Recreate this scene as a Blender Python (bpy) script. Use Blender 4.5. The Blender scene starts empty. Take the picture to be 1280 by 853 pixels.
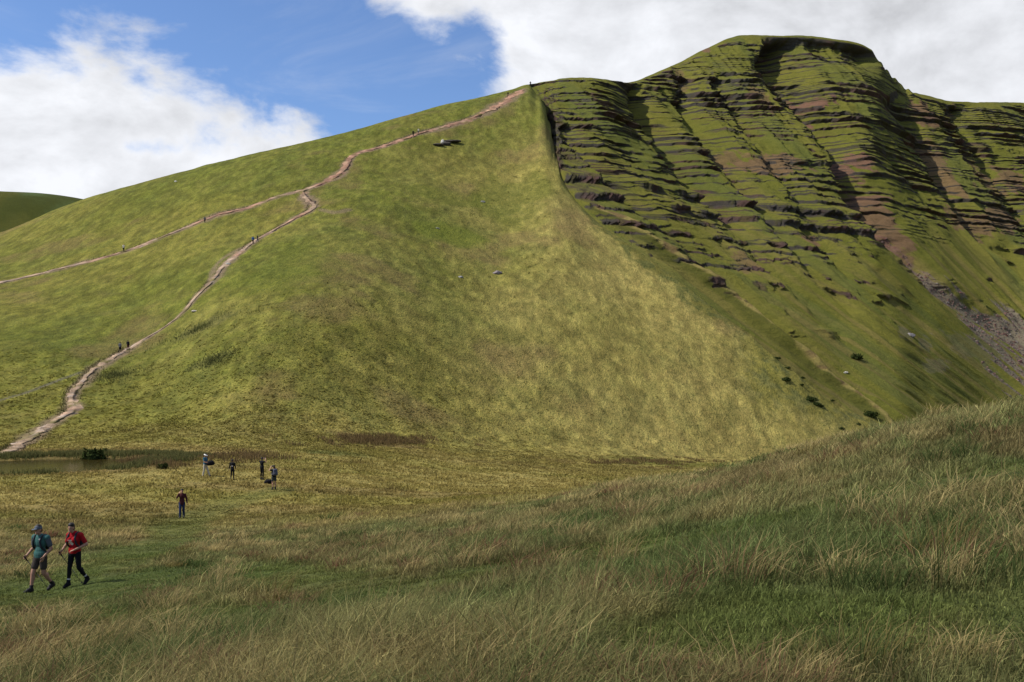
import bpy, bmesh, math, random
import numpy as np
from mathutils import Vector, Matrix
from mathutils.bvhtree import BVHTree

random.seed(7)
rng = np.random.default_rng(7)
sc = bpy.context.scene
COL = sc.collection
F, CU, HV = 1244.0, 640.0, 470.0        # focal length and horizon of the view, in pixels of a 1280 wide frame
SUN = Vector((-0.66, -0.08, 0.745)).normalized()

# ------------------------------------------------------------------ noise
def _h(ix, iy, s):
    n = (ix.astype(np.int64) * 374761393 + iy.astype(np.int64) * 668265263 + s * 974634541) & 0xFFFFFFFF
    n = ((n ^ (n >> 13)) * 1274126177) & 0xFFFFFFFF
    n = (n ^ (n >> 16)) & 0xFFFFFFFF
    return n.astype(np.float64) / 2147483648.0 - 1.0

def vn(x, y, s=0):
    x = np.asarray(x, float); y = np.asarray(y, float)
    fx = np.floor(x); fy = np.floor(y)
    tx = x - fx; ty = y - fy
    tx = tx * tx * tx * (tx * (tx * 6 - 15) + 10); ty = ty * ty * ty * (ty * (ty * 6 - 15) + 10)
    a = _h(fx, fy, s); b = _h(fx + 1, fy, s); c = _h(fx, fy + 1, s); d = _h(fx + 1, fy + 1, s)
    return (a + (b - a) * tx) * (1 - ty) + (c + (d - c) * tx) * ty

def fbm(x, y, o=4, s=0, g=0.5):
    t = 0.0; a = 1.0; n = 0.0
    for i in range(o):
        t = t + a * vn(x, y, s + i * 17); n += a; a *= g
        x, y = x * 1.93 + y * 0.51 + 7.1, y * 1.93 - x * 0.51 + 3.7
    return t / n

def ss(a, b, x):
    t = np.clip((x - a) / (b - a), 0, 1)
    return t * t * (3 - 2 * t)

def lerp(a, b, t):
    return a + (b - a) * t

# ------------------------------------------------------------------ monotone cubic
def slopes(X, Y):
    h = np.diff(X, axis=0); d = np.diff(Y, axis=0) / h
    m = np.zeros_like(Y)
    w1 = 2 * h[1:] + h[:-1]; w2 = h[1:] + 2 * h[:-1]
    ok = d[1:] * d[:-1] > 0
    with np.errstate(divide='ignore', invalid='ignore'):
        mm = (w1 + w2) / (w1 / d[:-1] + w2 / d[1:])
    m[1:-1] = np.where(ok, mm, 0)
    m[0] = d[0]; m[-1] = d[-1]
    return m

def pc1(xk, yk, x):
    xk = np.asarray(xk, float)[:, None]; yk = np.asarray(yk, float)[:, None]
    m = slopes(xk, yk)[:, 0]; X = xk[:, 0]; Y = yk[:, 0]
    x = np.clip(np.asarray(x, float), X[0], X[-1])
    i = np.clip(np.searchsorted(X, x, side='right') - 1, 0, len(X) - 2)
    h = X[i + 1] - X[i]; t = (x - X[i]) / h
    return ((1 + 2 * t) * (1 - t) ** 2) * Y[i] + t * (1 - t) ** 2 * h * m[i] + t * t * (3 - 2 * t) * Y[i + 1] + t * t * (t - 1) * h * m[i + 1]

# ------------------------------------------------------------------ the lie of the land: level lines, each (u, distance, height) ; 'v' rows give the height as a sight line
def zv(Y, v): return Y * (HV - v) / F
LV = []
def level(rows, sight):
    a = np.array(rows, float)
    if sight: a[:, 2] = a[:, 1] * (HV - a[:, 2]) / F
    LV.append(a)
UMIN, UMAX = -900.0, 2000.0
level([(UMIN, .05, -1.62), (640, .05, -1.62), (UMAX, .05, -1.62)], 0)
level([(UMIN, 5, -2.7), (0, 5, -2.1), (640, 5, -1.72), (1280, 5, -1.45), (UMAX, 5, -1.1)], 0)
level([(UMIN, 12, -4.2), (0, 12, -3.35), (300, 12, -3.0), (640, 12, -2.5), (860, 12, -2.15), (1000, 12, -1.85), (1280, 12, -1.25), (1600, 10, -.7), (UMAX, 10, -.2)], 0)
level([(UMIN, 26, -7.4), (0, 26, -5.6), (50, 26, -5.54), (100, 26, -5.44), (300, 26, -5.1), (640, 26, -4.15), (860, 26, -3.1), (1000, 24, -2.2), (1110, 21, -1.45), (1280, 18, -.86), (1600, 15, -.3), (UMAX, 14, .4)], 0)
level([(UMIN, 45, -9), (0, 45, -7.6), (227, 46, -7.6), (400, 49, -7.5), (640, 52, -6.6), (760, 52, -5.75), (860, 48, -4.9), (1000, 40, -2.97), (1110, 33, -1.69), (1280, 26, -.69), (1600, 22, .3), (UMAX, 20, 1)], 0)
level([(UMIN, 62, -9), (0, 62, -8.3), (227, 61, -8.6), (300, 63, -8.5), (400, 66, -8.6), (640, 76, -9.1), (760, 77, -9.4), (860, 75, -9.6), (1000, 70, -8.5), (1110, 60, -7.5), (1280, 50, -6.5), (UMAX, 45, -6)], 0)
level([(UMIN, 84, -8), (0, 84, -7.85), (257, 81, -8.3), (343, 79, -8.4), (450, 86, -8.9), (640, 102, -10.5), (860, 118, -12.0), (1000, 130, -13.5), (1110, 130, -16), (1280, 120, -20), (UMAX, 120, -30)], 0)
level([(UMIN, 110, -6), (0, 107, 562), (110, 107, 561), (300, 109, 560), (440, 118, 561), (640, 142, 562), (860, 162, 573), (1000, 171, 578), (1110, 171, 597), (1280, 175, 640), (UMAX, 180, 680)], 1)
LV[-1][0, 2] = -6
level([(UMIN, 160, 0), (0, 168, 434), (150, 168, 441), (300, 165, 400), (440, 183, 362), (640, 212, 366), (740, 207, 392), (800, 196, 440), (860, 185, 487), (1000, 181, 540), (1110, 181, 570), (1280, 215, 590), (UMAX, 220, 620)], 1)
LV[-1][0, 2] = 0
level([(UMIN, 230, 5), (0, 250, 344), (150, 240, 324), (300, 225, 304), (440, 265, 240), (540, 290, 222), (640, 300, 222), (684, 289, 226), (690, 283, 234), (740, 238, 322), (800, 222, 372), (860, 208, 417), (1000, 190, 505), (1110, 188, 549), (1280, 245, 575), (UMAX, 260, 580)], 1)
LV[-1][0, 2] = 5
level([(UMIN, 300, 9), (-300, 325, 364), (0, 340, 291), (100, 345, 251.5), (200, 350, 222.5), (300, 356, 196.5), (400, 364, 173.5), (440, 367, 163.5), (500, 374, 146.5), (550, 383, 133.5), (600, 394, 122.5), (640, 405, 112.5), (660, 411, 107), (670, 404, 118), (676, 394, 130), (679, 388, 136), (682, 384, 139), (683.2, 372, 150), (688, 366, 156), (689, 350, 170), (692.5, 342, 177), (693.4, 324, 192), (697, 317, 199), (700, 300, 217), (704, 294, 227), (740, 268, 271), (800, 247, 315), (860, 230, 360), (900, 220, 391), (1000, 201, 471), (1050, 198, 509), (1110, 197, 532), (1160, 212, 540), (1280, 262, 545), (UMAX, 300, 560)], 1)
LV[-1][0, 2] = 9
S = LV[-1]
def shift(dy, dz):
    us = np.unique(np.concatenate([S[:, 0]]))
    return np.stack([us, np.interp(us, S[:, 0], S[:, 1]) + dy(us), np.interp(us, S[:, 0], S[:, 2]) + dz(us)], 1)
right = lambda u: ss(676, 696, u)
LV.append(shift(lambda u: 45 - 38 * right(u), lambda u: -3 - 10 * right(u)))
LV.append(shift(lambda u: 400 + 0 * u, lambda u: -110 + 20 * right(u)))
LV.append(shift(lambda u: 3200 + 0 * u, lambda u: -150 + 0 * u))
NL = len(LV)

def tables(u):
    Yk = np.stack([pc1(l[:, 0], l[:, 1], u) for l in LV]); Zk = np.stack([pc1(l[:, 0], l[:, 2], u) for l in LV])
    return Yk, Zk

def fit_skyline():
    tgt = S.copy(); sel = np.nonzero(S[:, 0] < 672)[0]
    for _ in range(4):
        for i in sel:
            Yt = np.linspace(tgt[i, 1] * .72, tgt[i, 1] * 1.03, 300); z = prof(np.full(300, tgt[i, 0]), Yt)
            S[i, 2] -= ((z / Yt).max() - tgt[i, 2] / tgt[i, 1]) * tgt[i, 1]
        for Lr, dz in ((LV[11], lambda u: -3 - 10 * right(u)),):
            Lr[:, 2] = np.interp(Lr[:, 0], S[:, 0], S[:, 2]) + dz(Lr[:, 0])

def prof(u, Y):
    """height of the smooth land at sight column u and depth Y (1-D arrays)"""
    Yk, Zk = tables(u)
    m = slopes(Yk, Zk); d_ = (Zk[10] - Zk[9]) / (Yk[10] - Yk[9]); m[10] = lerp(m[10], .75 * d_, right(u) * ss(1180, 1110, u)); m[9] = lerp(m[9], d_, right(u) * .5 * ss(1180, 1110, u))
    i = np.clip((Yk <= Y[None]).sum(0) - 1, 0, NL - 2)
    c = np.arange(len(u))
    y0, y1, z0, z1, m0, m1 = Yk[i, c], Yk[i + 1, c], Zk[i, c], Zk[i + 1, c], m[i, c], m[i + 1, c]
    h = y1 - y0; t = np.clip((Y - y0) / h, 0, 1)
    return ((1 + 2 * t) * (1 - t) ** 2) * z0 + t * (1 - t) ** 2 * h * m0 + t * t * (3 - 2 * t) * z1 + t * t * (t - 1) * h * m1

fit_skyline()
TH1 = math.radians(46)
def polar(x, y):
    th = np.arctan2(x, y); r = np.hypot(x, y)
    tc = np.clip(th, -TH1, TH1)
    u = CU + F * np.tan(tc)
    back = (np.abs(th) - TH1) / (math.pi - TH1)
    ub = np.where(th > 0, CU + F * math.tan(TH1) * (1 - np.clip(back, 0, 1)), CU - F * math.tan(TH1) * (1 - np.clip(back, 0, 1)))
    return np.where(np.abs(th) > TH1, ub, u), np.maximum(r * np.cos(tc), 0.051)

POND_Z = -8.12
def pond_mask(x, y):
    n = fbm(x * .12, y * .12, 3, 91) * .45
    dx = (x + 45) / 12.5; dy = (y - 88.5 - .15 * (x + 44)) / 9.5
    return 1 - np.sqrt(dx * dx + dy * dy) + n * .55

def height(x, y):
    x = np.asarray(x, float).ravel(); y = np.asarray(y, float).ravel()
    u, Y = polar(x, y)
    z = prof(u, Y)
    r = np.hypot(x, y)
    k = ss(3, 20, r)
    z = z + k * (0.16 * fbm(x * .16, y * .16, 4, 3) + .035 * fbm(x * 1.1, y * 1.1, 2, 5))
    hill = ss(110, 190, Y)
    edge = ss(620, 700, u)
    z = z + hill * (1 - .6 * edge) * (0.8 * fbm(x * .022, y * .022, 3, 9) + .16 * fbm(x * .11, y * .06, 3, 11) + .09 * fbm(x * .42, y * .26, 3, 13))
    # small hummocks and terracettes, and the broken turf right of the convex face
    rough = ss(860, 940, u) * ss(150, 200, Y) * (1 - ss(1150, 1250, u))
    z = z + rough * .5 * fbm(x * .3, y * .3, 3, 77)
    pm = pond_mask(x, y)
    near = ss(-1.1, -.15, pm) * (np.abs(x + 44) < 60) * (np.abs(y - 88) < 50)
    z = z * (1 - near) + near * (POND_Z + .22 + .05 * fbm(x * .5, y * .5, 2, 8))
    z = z - ss(-.05, .35, pm) * near * .9
    return z

def hz(x, y): return float(height(np.array([x]), np.array([y]))[0])

def unproj(u, v, y0=3.0, y1=520.0):
    Y = np.geomspace(y0, y1, 2200)
    z = height((u - CU) / F * Y, Y)
    hit = np.nonzero(z >= (HV - v) / F * Y)[0]
    i = hit[0] if len(hit) else np.argmax(z / Y)
    return Vector(((u - CU) / F * Y[i], Y[i], z[i]))

# ------------------------------------------------------------------ mesh helpers
def finish(ob, label=None, cat=None, group=None, kind=None):
    if label: ob['label'] = label
    if cat: ob['category'] = cat
    if group: ob['group'] = group
    if kind: ob['kind'] = kind
    return ob

def mesh_np(name, V, Fq, mat, col=None, parent=None, smooth=True, faces_tri=None):
    me = bpy.data.meshes.new(name)
    V = np.asarray(V, np.float32)
    nq = 0 if Fq is None else len(Fq); nt = 0 if faces_tri is None else len(faces_tri)
    me.vertices.add(len(V)); me.vertices.foreach_set('co', V.ravel())
    idx = []
    if nq: idx.append(np.asarray(Fq, np.int32).ravel())
    if nt: idx.append(np.asarray(faces_tri, np.int32).ravel())
    idx = np.concatenate(idx)
    me.loops.add(len(idx)); me.loops.foreach_set('vertex_index', idx)
    me.polygons.add(nq + nt)
    ls = np.concatenate([np.arange(nq) * 4, nq * 4 + np.arange(nt) * 3]).astype(np.int32)
    me.polygons.foreach_set('loop_start', ls)
    me.update(calc_edges=True)
    me.polygons.foreach_set('use_smooth', np.full(nq + nt, smooth))
    if col is not None:
        a = me.attributes.new('col', 'FLOAT_COLOR', 'POINT')
        c4 = np.ones((len(V), 4), np.float32); c4[:, :3] = col
        a.data.foreach_set('color', c4.ravel())
    me.validate()
    me.materials.append(mat)
    ob = bpy.data.objects.new(name, me); COL.objects.link(ob)
    if parent: ob.parent = parent
    return ob

def grid_faces(nr, nc):
    i = np.arange(nr * nc).reshape(nr, nc)
    return np.stack([i[:-1, :-1], i[:-1, 1:], i[1:, 1:], i[1:, :-1]], -1).reshape(-1, 4)

# ------------------------------------------------------------------ materials
def new_mat(name):
    m = bpy.data.materials.new(name); m.use_nodes = True
    nt = m.node_tree; nt.nodes.clear()
    return m, nt
def N(nt, t, **kw):
    n = nt.nodes.new(t)
    for k, v in kw.items():
        if k in ('operation', 'blend_type', 'data_type', 'attribute_name', 'noise_dimensions', 'sky_type', 'sun_disc', 'feature', 'interpolation_type', 'clamp', 'use_clamp'): setattr(n, k, v)
        else: n.inputs[k].default_value = v
    return n
def L(nt, a, b): nt.links.new(a, b)
def MA(nt, op, a, b=None, c=None, clamp=False):
    n = nt.nodes.new('ShaderNodeMath'); n.operation = op; n.use_clamp = clamp
    for i, x in enumerate((a, b, c)):
        if x is None: continue
        if hasattr(x, 'links'): nt.links.new(x, n.inputs[i])
        else: n.inputs[i].default_value = x
    return n.outputs[0]
def SM(nt, v, a, b, o0=0.0, o1=1.0):
    n = nt.nodes.new('ShaderNodeMapRange'); n.interpolation_type = 'SMOOTHSTEP'
    nt.links.new(v, n.inputs[0])
    for i, x in enumerate((a, b, o0, o1)): n.inputs[i + 1].default_value = x
    return n.outputs[0]

def surface_mat(name, scales, amp, bumps, rough=.95, spec=.05, hue=None):
    """vertex colour of the surface, broken up by noise in world space"""
    m, nt = new_mat(name)
    out = N(nt, 'ShaderNodeOutputMaterial'); b = N(nt, 'ShaderNodeBsdfPrincipled', Roughness=rough)
    b.inputs['Specular IOR Level'].default_value = spec
    L(nt, b.outputs[0], out.inputs[0])
    at = N(nt, 'ShaderNodeAttribute', attribute_name='col')
    geo = N(nt, 'ShaderNodeNewGeometry')
    val = None; bh = None
    for (s, w, sx, dist) in scales:
        mp = N(nt, 'ShaderNodeMapping'); mp.inputs['Scale'].default_value = (sx[0], sx[1], sx[2])
        L(nt, geo.outputs['Position'], mp.inputs['Vector'])
        nz = N(nt, 'ShaderNodeTexNoise', Scale=s, Detail=5.0, Roughness=.65, Distortion=dist)
        L(nt, mp.outputs[0], nz.inputs['Vector'])
        t = MA(nt, 'MULTIPLY', MA(nt, 'SUBTRACT', nz.outputs['Fac'], .5), w)
        val = t if val is None else MA(nt, 'ADD', val, t)
        bh = nz.outputs['Fac'] if bh is None else MA(nt, 'ADD', bh, nz.outputs['Fac'])
    f = MA(nt, 'MAXIMUM', MA(nt, 'ADD', MA(nt, 'MULTIPLY', val, amp), 1.0), .15)
    mx = N(nt, 'ShaderNodeMix', data_type='RGBA', blend_type='MULTIPLY'); mx.inputs[0].default_value = 1.0
    L(nt, at.outputs['Color'], mx.inputs[6])
    cb = N(nt, 'ShaderNodeCombineColor')
    for i in range(3):
        ch = MA(nt, 'POWER', f, (1.12, .92, .95)[i]) if hue else f
        L(nt, ch, cb.inputs[i])
    L(nt, cb.outputs[0], mx.inputs[7]); L(nt, mx.outputs[2], b.inputs['Base Color'])
    bp = N(nt, 'ShaderNodeBump', Strength=bumps[0], Distance=bumps[1]); L(nt, bh, bp.inputs['Height']); L(nt, bp.outputs[0], b.inputs['Normal'])
    return m

def plain(name, col, rough=.8, spec=.2, var=.25, scale=40, bump=.0, metallic=0.0):
    m, nt = new_mat(name)
    out = N(nt, 'ShaderNodeOutputMaterial'); b = N(nt, 'ShaderNodeBsdfPrincipled', Roughness=rough, Metallic=metallic)
    b.inputs['Specular IOR Level'].default_value = spec
    L(nt, b.outputs[0], out.inputs[0])
    tc = N(nt, 'ShaderNodeTexCoord'); nz = N(nt, 'ShaderNodeTexNoise', Scale=scale, Detail=4.0, Roughness=.6)
    L(nt, tc.outputs['Object'], nz.inputs['Vector'])
    f = MA(nt, 'ADD', MA(nt, 'MULTIPLY', MA(nt, 'SUBTRACT', nz.outputs['Fac'], .5), 2 * var), 1.0)
    mx = N(nt, 'ShaderNodeMix', data_type='RGBA', blend_type='MULTIPLY'); mx.inputs[0].default_value = 1.0
    mx.inputs[6].default_value = (*col, 1)
    cb = N(nt, 'ShaderNodeCombineColor')
    for i in range(3): L(nt, f, cb.inputs[i])
    L(nt, cb.outputs[0], mx.inputs[7]); L(nt, mx.outputs[2], b.inputs['Base Color'])
    if bump:
        bp = N(nt, 'ShaderNodeBump', Strength=bump, Distance=.02); L(nt, nz.outputs['Fac'], bp.inputs['Height']); L(nt, bp.outputs[0], b.inputs['Normal'])
    return m

def blade_mat(name, trans=.35):
    m, nt = new_mat(name)
    out = N(nt, 'ShaderNodeOutputMaterial'); at = N(nt, 'ShaderNodeAttribute', attribute_name='col')
    d = N(nt, 'ShaderNodeBsdfDiffuse'); t = N(nt, 'ShaderNodeBsdfTranslucent'); mx = N(nt, 'ShaderNodeMixShader'); mx.inputs[0].default_value = trans
    L(nt, at.outputs['Color'], d.inputs[0]); L(nt, at.outputs['Color'], t.inputs[0])
    L(nt, d.outputs[0], mx.inputs[1]); L(nt, t.outputs[0], mx.inputs[2]); L(nt, mx.outputs[0], out.inputs[0])
    return m

M_GROUND = surface_mat('turf', [(.10, .4, (1, 1, 1), .8), (.42, .22, (1, .7, 1), .6), (1.3, 1.6, (1, .40, 1), .3), (3.4, 2.4, (1, .5, 1), 0)], .78, (.75, .45), hue=True)
M_MOUNT = surface_mat('escarpment turf and sandstone', [(.12, .7, (1, 1, 1.6), .5), (.5, 1.0, (1, 1, 2.2), .3), (1.6, 1.3, (1, 1, 2.0), .2), (5.0, .8, (1, 1, 1.5), 0)], .7, (.8, .9), hue=True)
M_PATH = surface_mat('trodden red earth and stone', [(.8, 1.0, (1, 1, 1), .3), (4.0, 1.0, (1, 1, 1), 0)], .7, (.9, .25))
M_BLADE = blade_mat('grass blades'); M_TURF = blade_mat('short turf blades', .5)
M_STONE = surface_mat('sandstone rubble', [(1.2, 1.0, (1, 1, 1), .3), (8.0, .8, (1, 1, 1), 0)], .7, (.7, .15))

# albedos (linear)
A = lambda *c: np.array(c, float)
GREEN, OLIVE, TAN, STRAW = A(.084, .097, .014), A(.122, .116, .021), A(.245, .195, .062), A(.36, .275, .120)
BROWN, DGREEN, RUST, ROCK = A(.150, .098, .045), A(.050, .068, .021), A(.150, .075, .045), A(.060, .052, .044)
SCREE, GREYST, EARTH = A(.235, .112, .092), A(.210, .185, .165), A(.290, .205, .140)

def polyline_dist(px, py, line):
    """distance to a polyline (and the fraction along it)"""
    best = np.full(px.shape, 1e9); fr = np.zeros(px.shape); n = len(line) - 1; wd = np.zeros(px.shape)
    for i in range(n):
        (x0, y0, w0), (x1, y1, w1) = line[i], line[i + 1]
        dx, dy = x1 - x0, y1 - y0
        t = np.clip(((px - x0) * dx + (py - y0) * dy) / (dx * dx + dy * dy + 1e-9), 0, 1)
        d = np.hypot(px - x0 - t * dx, py - y0 - t * dy)
        k = d < best
        best = np.where(k, d, best); fr = np.where(k, (i + t) / n, fr); wd = np.where(k, w0 + (w1 - w0) * t, wd)
    return best, fr, wd

def dense(line, step):
    P = np.array(line, float); s = np.concatenate([[0], np.cumsum(np.hypot(*np.diff(P[:, :2], axis=0).T))])
    t = np.arange(0, s[-1], step)
    return np.stack([pc1(s, P[:, k], t) for k in range(P.shape[1])], 1)

MAIN_PATH = [(-30, 574, 15), (8, 566, 18), (30, 553, 18), (50, 539, 15), (75, 523, 14), (91, 511, 14), (89, 498, 12), (100, 481, 10), (120, 461, 9), (150, 443, 8), (175, 428, 7), (205, 410, 6), (228, 392, 6), (245, 372, 8), (265, 352, 9), (280, 333, 9), (300, 316, 7), (322, 300, 6), (350, 284, 6), (375, 270, 9), (391, 260, 10), (386, 250, 10), (378, 241, 8), (400, 231, 6), (425, 218, 10), (434, 206, 10), (441, 195, 7), (470, 186, 5), (500, 176, 6), (525, 167, 6), (560, 158, 7), (600, 144, 8), (625, 131, 10), (645, 118, 10), (657, 109.5, 7)]
UP_PATH = [(-30, 362, 7), (0, 354, 8), (40, 345, 7), (100, 330, 7), (150, 316.5, 6), (200, 298, 6), (240, 282, 7), (270, 270, 9), (310, 260, 6), (345, 247, 5), (372, 240, 6), (390, 235, 6), (402, 230, 6)]
def to_world(line, y0=96):
    out = []
    for (u, v, w) in dense(line, 9.0):
        p = unproj(u, v, y0); out.append((p.x, p.y, w * p.y / F))
    return out
W_MAIN, W_UP = to_world(MAIN_PATH), to_world(UP_PATH, 150)
W_BR = to_world([(262, 352, 4), (266, 338, 4), (278, 324, 4), (296, 313, 4), (322, 301, 4)], 150); W_BR2 = to_world([(400, 262, 5), (420, 266, 6), (436, 262, 5)], 150)
W_OLD = to_world([(-20, 506, 5), (30, 492, 5), (62, 480, 5), (100, 466, 4)], 100)
def wl(pts, y0=3, y1=130): return [(p.x, p.y, w) for p, w in [(unproj(u, v, y0, y1), w) for (u, v, w) in pts]]
TRODDEN = [wl([(-60, 742, 1.6), (60, 735, 1.6), (200, 722, 1.4), (330, 712, 1.2), (470, 745, 1.0), (620, 712, 1.0), (760, 690, 1.0), (920, 662, .9), (1060, 632, .9), (1190, 606, .9), (1300, 588, .8)]),
           wl([(-40, 790, 1.2), (120, 772, 1.0), (300, 765, 1.0), (470, 745, 1.0)]),
           wl([(1300, 770, .6), (1120, 780, .6), (980, 770, .7), (860, 800, .6)]),
           wl([(20, 738, 2.6), (110, 736, 2.6)]), wl([(20, 752, 2.4), (130, 750, 2.0)]), wl([(345, 612, 1.4), (285, 628, 1.5), (235, 650, 1.6), (215, 672, 1.6), (150, 700, 1.5), (75, 733, 1.5)])]

def turf_colour(x, y, z):
    """colour of the sward by place: its species and wear, no light in it"""
    u, Y = polar(x, y)
    n1 = fbm(x * .035, y * .035, 4, 21); n2 = fbm(x * .13, y * .10, 4, 31); n3 = fbm(x * .6, y * .45, 3, 41)
    hill = ss(104, 135, Y)
    # hillside: green high up and on the left, bleached grass low on the right
    tan = ss(-60, 60, x + .25 * (60 - z) + 40 * n1) * (1 - .75 * ss(55, 105, z + 20 * n1)) * .85
    tan = np.clip(tan + .14 * n2 + .12 * n3, 0, 1)
    gr = ss(-.25, .45, fbm(x * .02 + 3, y * .02, 4, 51) + .12 * n2 + .25 * ss(20, 70, z))
    c = lerp(OLIVE, GREEN, (gr * .75)[:, None]); c = lerp(c, TAN, (tan * .85)[:, None])
    mt = fbm(x * .17 + 11, y * .10, 5, 57, .62); c = lerp(c, DGREEN * 1.2, (.15 * ss(.05, .38, mt))[:, None]); c = lerp(c, TAN * 1.05, (.09 * ss(.06, .38, -mt))[:, None])
    mt = fbm(x * .75 + 5, y * .34, 3, 58); c = c * np.exp(.55 * mt)[:, None]
    br = ss(.12, .5, fbm(x * .06 - 5, y * .06, 4, 61)) * .4
    c = lerp(c, BROWN, br[:, None])
    ch = c
    # saddle: yellow and rusty bands
    b1 = ss(-.2, .35, fbm(x * .05, y * .12, 4, 71)); b2 = ss(.0, .4, fbm(x * .06 + 9, y * .16, 4, 81))
    cs = lerp(OLIVE, TAN, (.38 + .46 * b1)[:, None]); cs = lerp(cs, BROWN, (.36 * b2)[:, None])
    # near slope: long grass, bleached, rusty or deep green in patches
    p1 = ss(-.2, .24, fbm(x * .40, y * .22, 4, 101)); p2 = ss(.02, .35, fbm(x * .26 + 4, y * .2, 4, 111)); p3 = ss(-.08, .22, fbm(x * .36, y * .24, 4, 121))
    pb = .30 * ss(450, 1050, u) * ss(10, 20, Y) - .10 * ss(9, 4, Y)
    p1 = np.clip(p1 + pb, 0, 1); p3 = p3 * (1 - pb * 1.6); p2 = np.clip(p2 + .5 * ss(28, 48, Y) * ss(950, 500, u), 0, 1)
    cn = lerp(DGREEN * 1.5, STRAW * .62, (.04 + .60 * p1 * (.55 + .45 * ss(-.1, .4, fbm(x * 1.3, y * 1.1, 2, 131))))[:, None]); cn = lerp(cn, RUST * .8, (.45 * p2)[:, None]); cn = lerp(cn, DGREEN * 1.15, (.46 * p3)[:, None])
    near = 1 - ss(44, 66, Y + 4 * n2)
    c = lerp(cs, ch, hill[:, None]); c = lerp(c, cn, near[:, None])
    tr = np.zeros_like(x)
    for ln in TRODDEN:
        m = (Y < 120)
        d, _, w = polyline_dist(x[m], y[m], ln)
        tr[m] = np.maximum(tr[m], 1 - ss(.5, 1.5, d / (w * (1 + .5 * n3[m]))))
    c = lerp(c, lerp(DGREEN, GREEN, .35) * 1.05, (.7 * tr * (1 - .4 * ss(50, 70, Y)))[:, None])
    # bare edges of the paths, sparse turf beside them
    for ln, k in ((W_MAIN, 1.0), ([(a_, b_, c_ * 1.5) for a_, b_, c_ in W_UP], .9), (W_BR, .8), (W_BR2, .7)):
        m = (Y > 90) & (x < 60)
        d, _, w = polyline_dist(x[m], y[m], ln)
        e = (1 - ss(.45, 1.3, d / (w * (1.0 + .7 * n2[m] + .4 * n3[m])))) * k
        c[m] = lerp(c[m], EARTH * .62, (e * .8)[:, None])
    m = (Y > 100) & (Y < 220) & (x < 0)
    d, _, w = polyline_dist(x[m], y[m], W_OLD)
    c[m] = lerp(c[m], GREYST * .55, (.7 * (1 - ss(.3, .9, d / w)))[:, None])
    # rushy hollow left of the face, and the wet hollow at the foot of the hill
    for (cx, cy, rx, ry, cc, k) in HOLLOWS:
        q = ((x - cx) / rx) ** 2 + ((y - cy) / ry) ** 2
        c = lerp(c, cc, (k * (1 - ss(.3, 1.2, q + .9 * n2)))[:, None])
    # band of darker turf along the foot of the convex edge
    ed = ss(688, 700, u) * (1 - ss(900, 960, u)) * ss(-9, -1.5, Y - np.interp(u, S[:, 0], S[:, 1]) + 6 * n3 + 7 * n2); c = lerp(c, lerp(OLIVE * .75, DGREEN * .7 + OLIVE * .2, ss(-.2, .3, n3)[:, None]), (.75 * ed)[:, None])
    st = ss(900, 960, u) * ss(178, 196, Y) * (1 - ss(1120, 1200, u))
    c = lerp(c, lerp(OLIVE, DGREEN, ss(-.2, .4, n3)[:, None]), (.65 * st)[:, None])
    pm = pond_mask(x, y); wet = ss(-.5, -.05, pm) * (Y < 125) * (x < 0)
    c = lerp(c, BROWN * .7, (.6 * wet)[:, None])
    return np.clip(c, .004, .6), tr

def hollow(u, v, pu, pv, cc, k, y0=96):
    p = unproj(u, v, y0); a = unproj(u + pu, v, y0); b = unproj(u, v - pv, y0)
    return (p.x, p.y, abs(a.x - p.x), max(3.0, abs(b.y - p.y)), cc, k)
HOLLOWS = [hollow(250, 410, 38, 9, DGREEN * .8 + BROWN * .4, .5), hollow(265, 452, 28, 6, DGREEN * .8 + BROWN * .4, .35), hollow(145, 470, 25, 10, DGREEN + BROWN * .4, .3),
           hollow(470, 552, 90, 6, BROWN * .8, .6), hollow(830, 578, 70, 5, GREEN * .9, .5), hollow(420, 568, 60, 5, DGREEN * 1.2, .5),
           hollow(560, 292, 45, 14, GREEN * 1.25, .7), hollow(545, 240, 60, 12, GREEN, .5), hollow(640, 250, 60, 30, GREEN, .5), hollow(370, 330, 60, 30, GREEN, .5)]

# ------------------------------------------------------------------ the ground: one sheet from under the camera to beyond the ridge
th_in = np.arctan((np.arange(-130, 1411, 2.0) - CU) / F)
th_l = np.linspace(-math.pi, th_in[0], 110)[:-1]; th_r = np.linspace(th_in[-1], math.pi, 110)[1:]
TH = np.concatenate([th_l, th_in, th_r])
tc = np.clip(TH, -TH1, TH1)
uu, _ = polar(np.sin(TH), np.cos(TH))
Yk, Zk = tables(uu)
nrow = [40, 60, 70, 60, 32, 60, 70, 100, 110, 130, 22, 20, 8]
rows = []
for k, n in enumerate(nrow):
    t = np.arange(n) / n
    rows.append(Yk[k][None] + (Yk[k + 1] - Yk[k])[None] * t[:, None])
rows.append(Yk[-1][None]); RY = np.concatenate(rows)
R = RY / np.cos(tc)[None]
gx, gy = R * np.sin(TH)[None], R * np.cos(TH)[None]
gz = height(gx, gy)
gcol, _ = turf_colour(gx.ravel(), gy.ravel(), gz)
ground = mesh_np('ground', np.stack([gx.ravel(), gy.ravel(), gz], 1), grid_faces(*gx.shape)[:, ::-1], M_GROUND, gcol)
finish(ground, 'grassy hillside with near slope, saddle and broad convex face', 'ground', kind='structure')
del rows, RY, R

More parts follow.
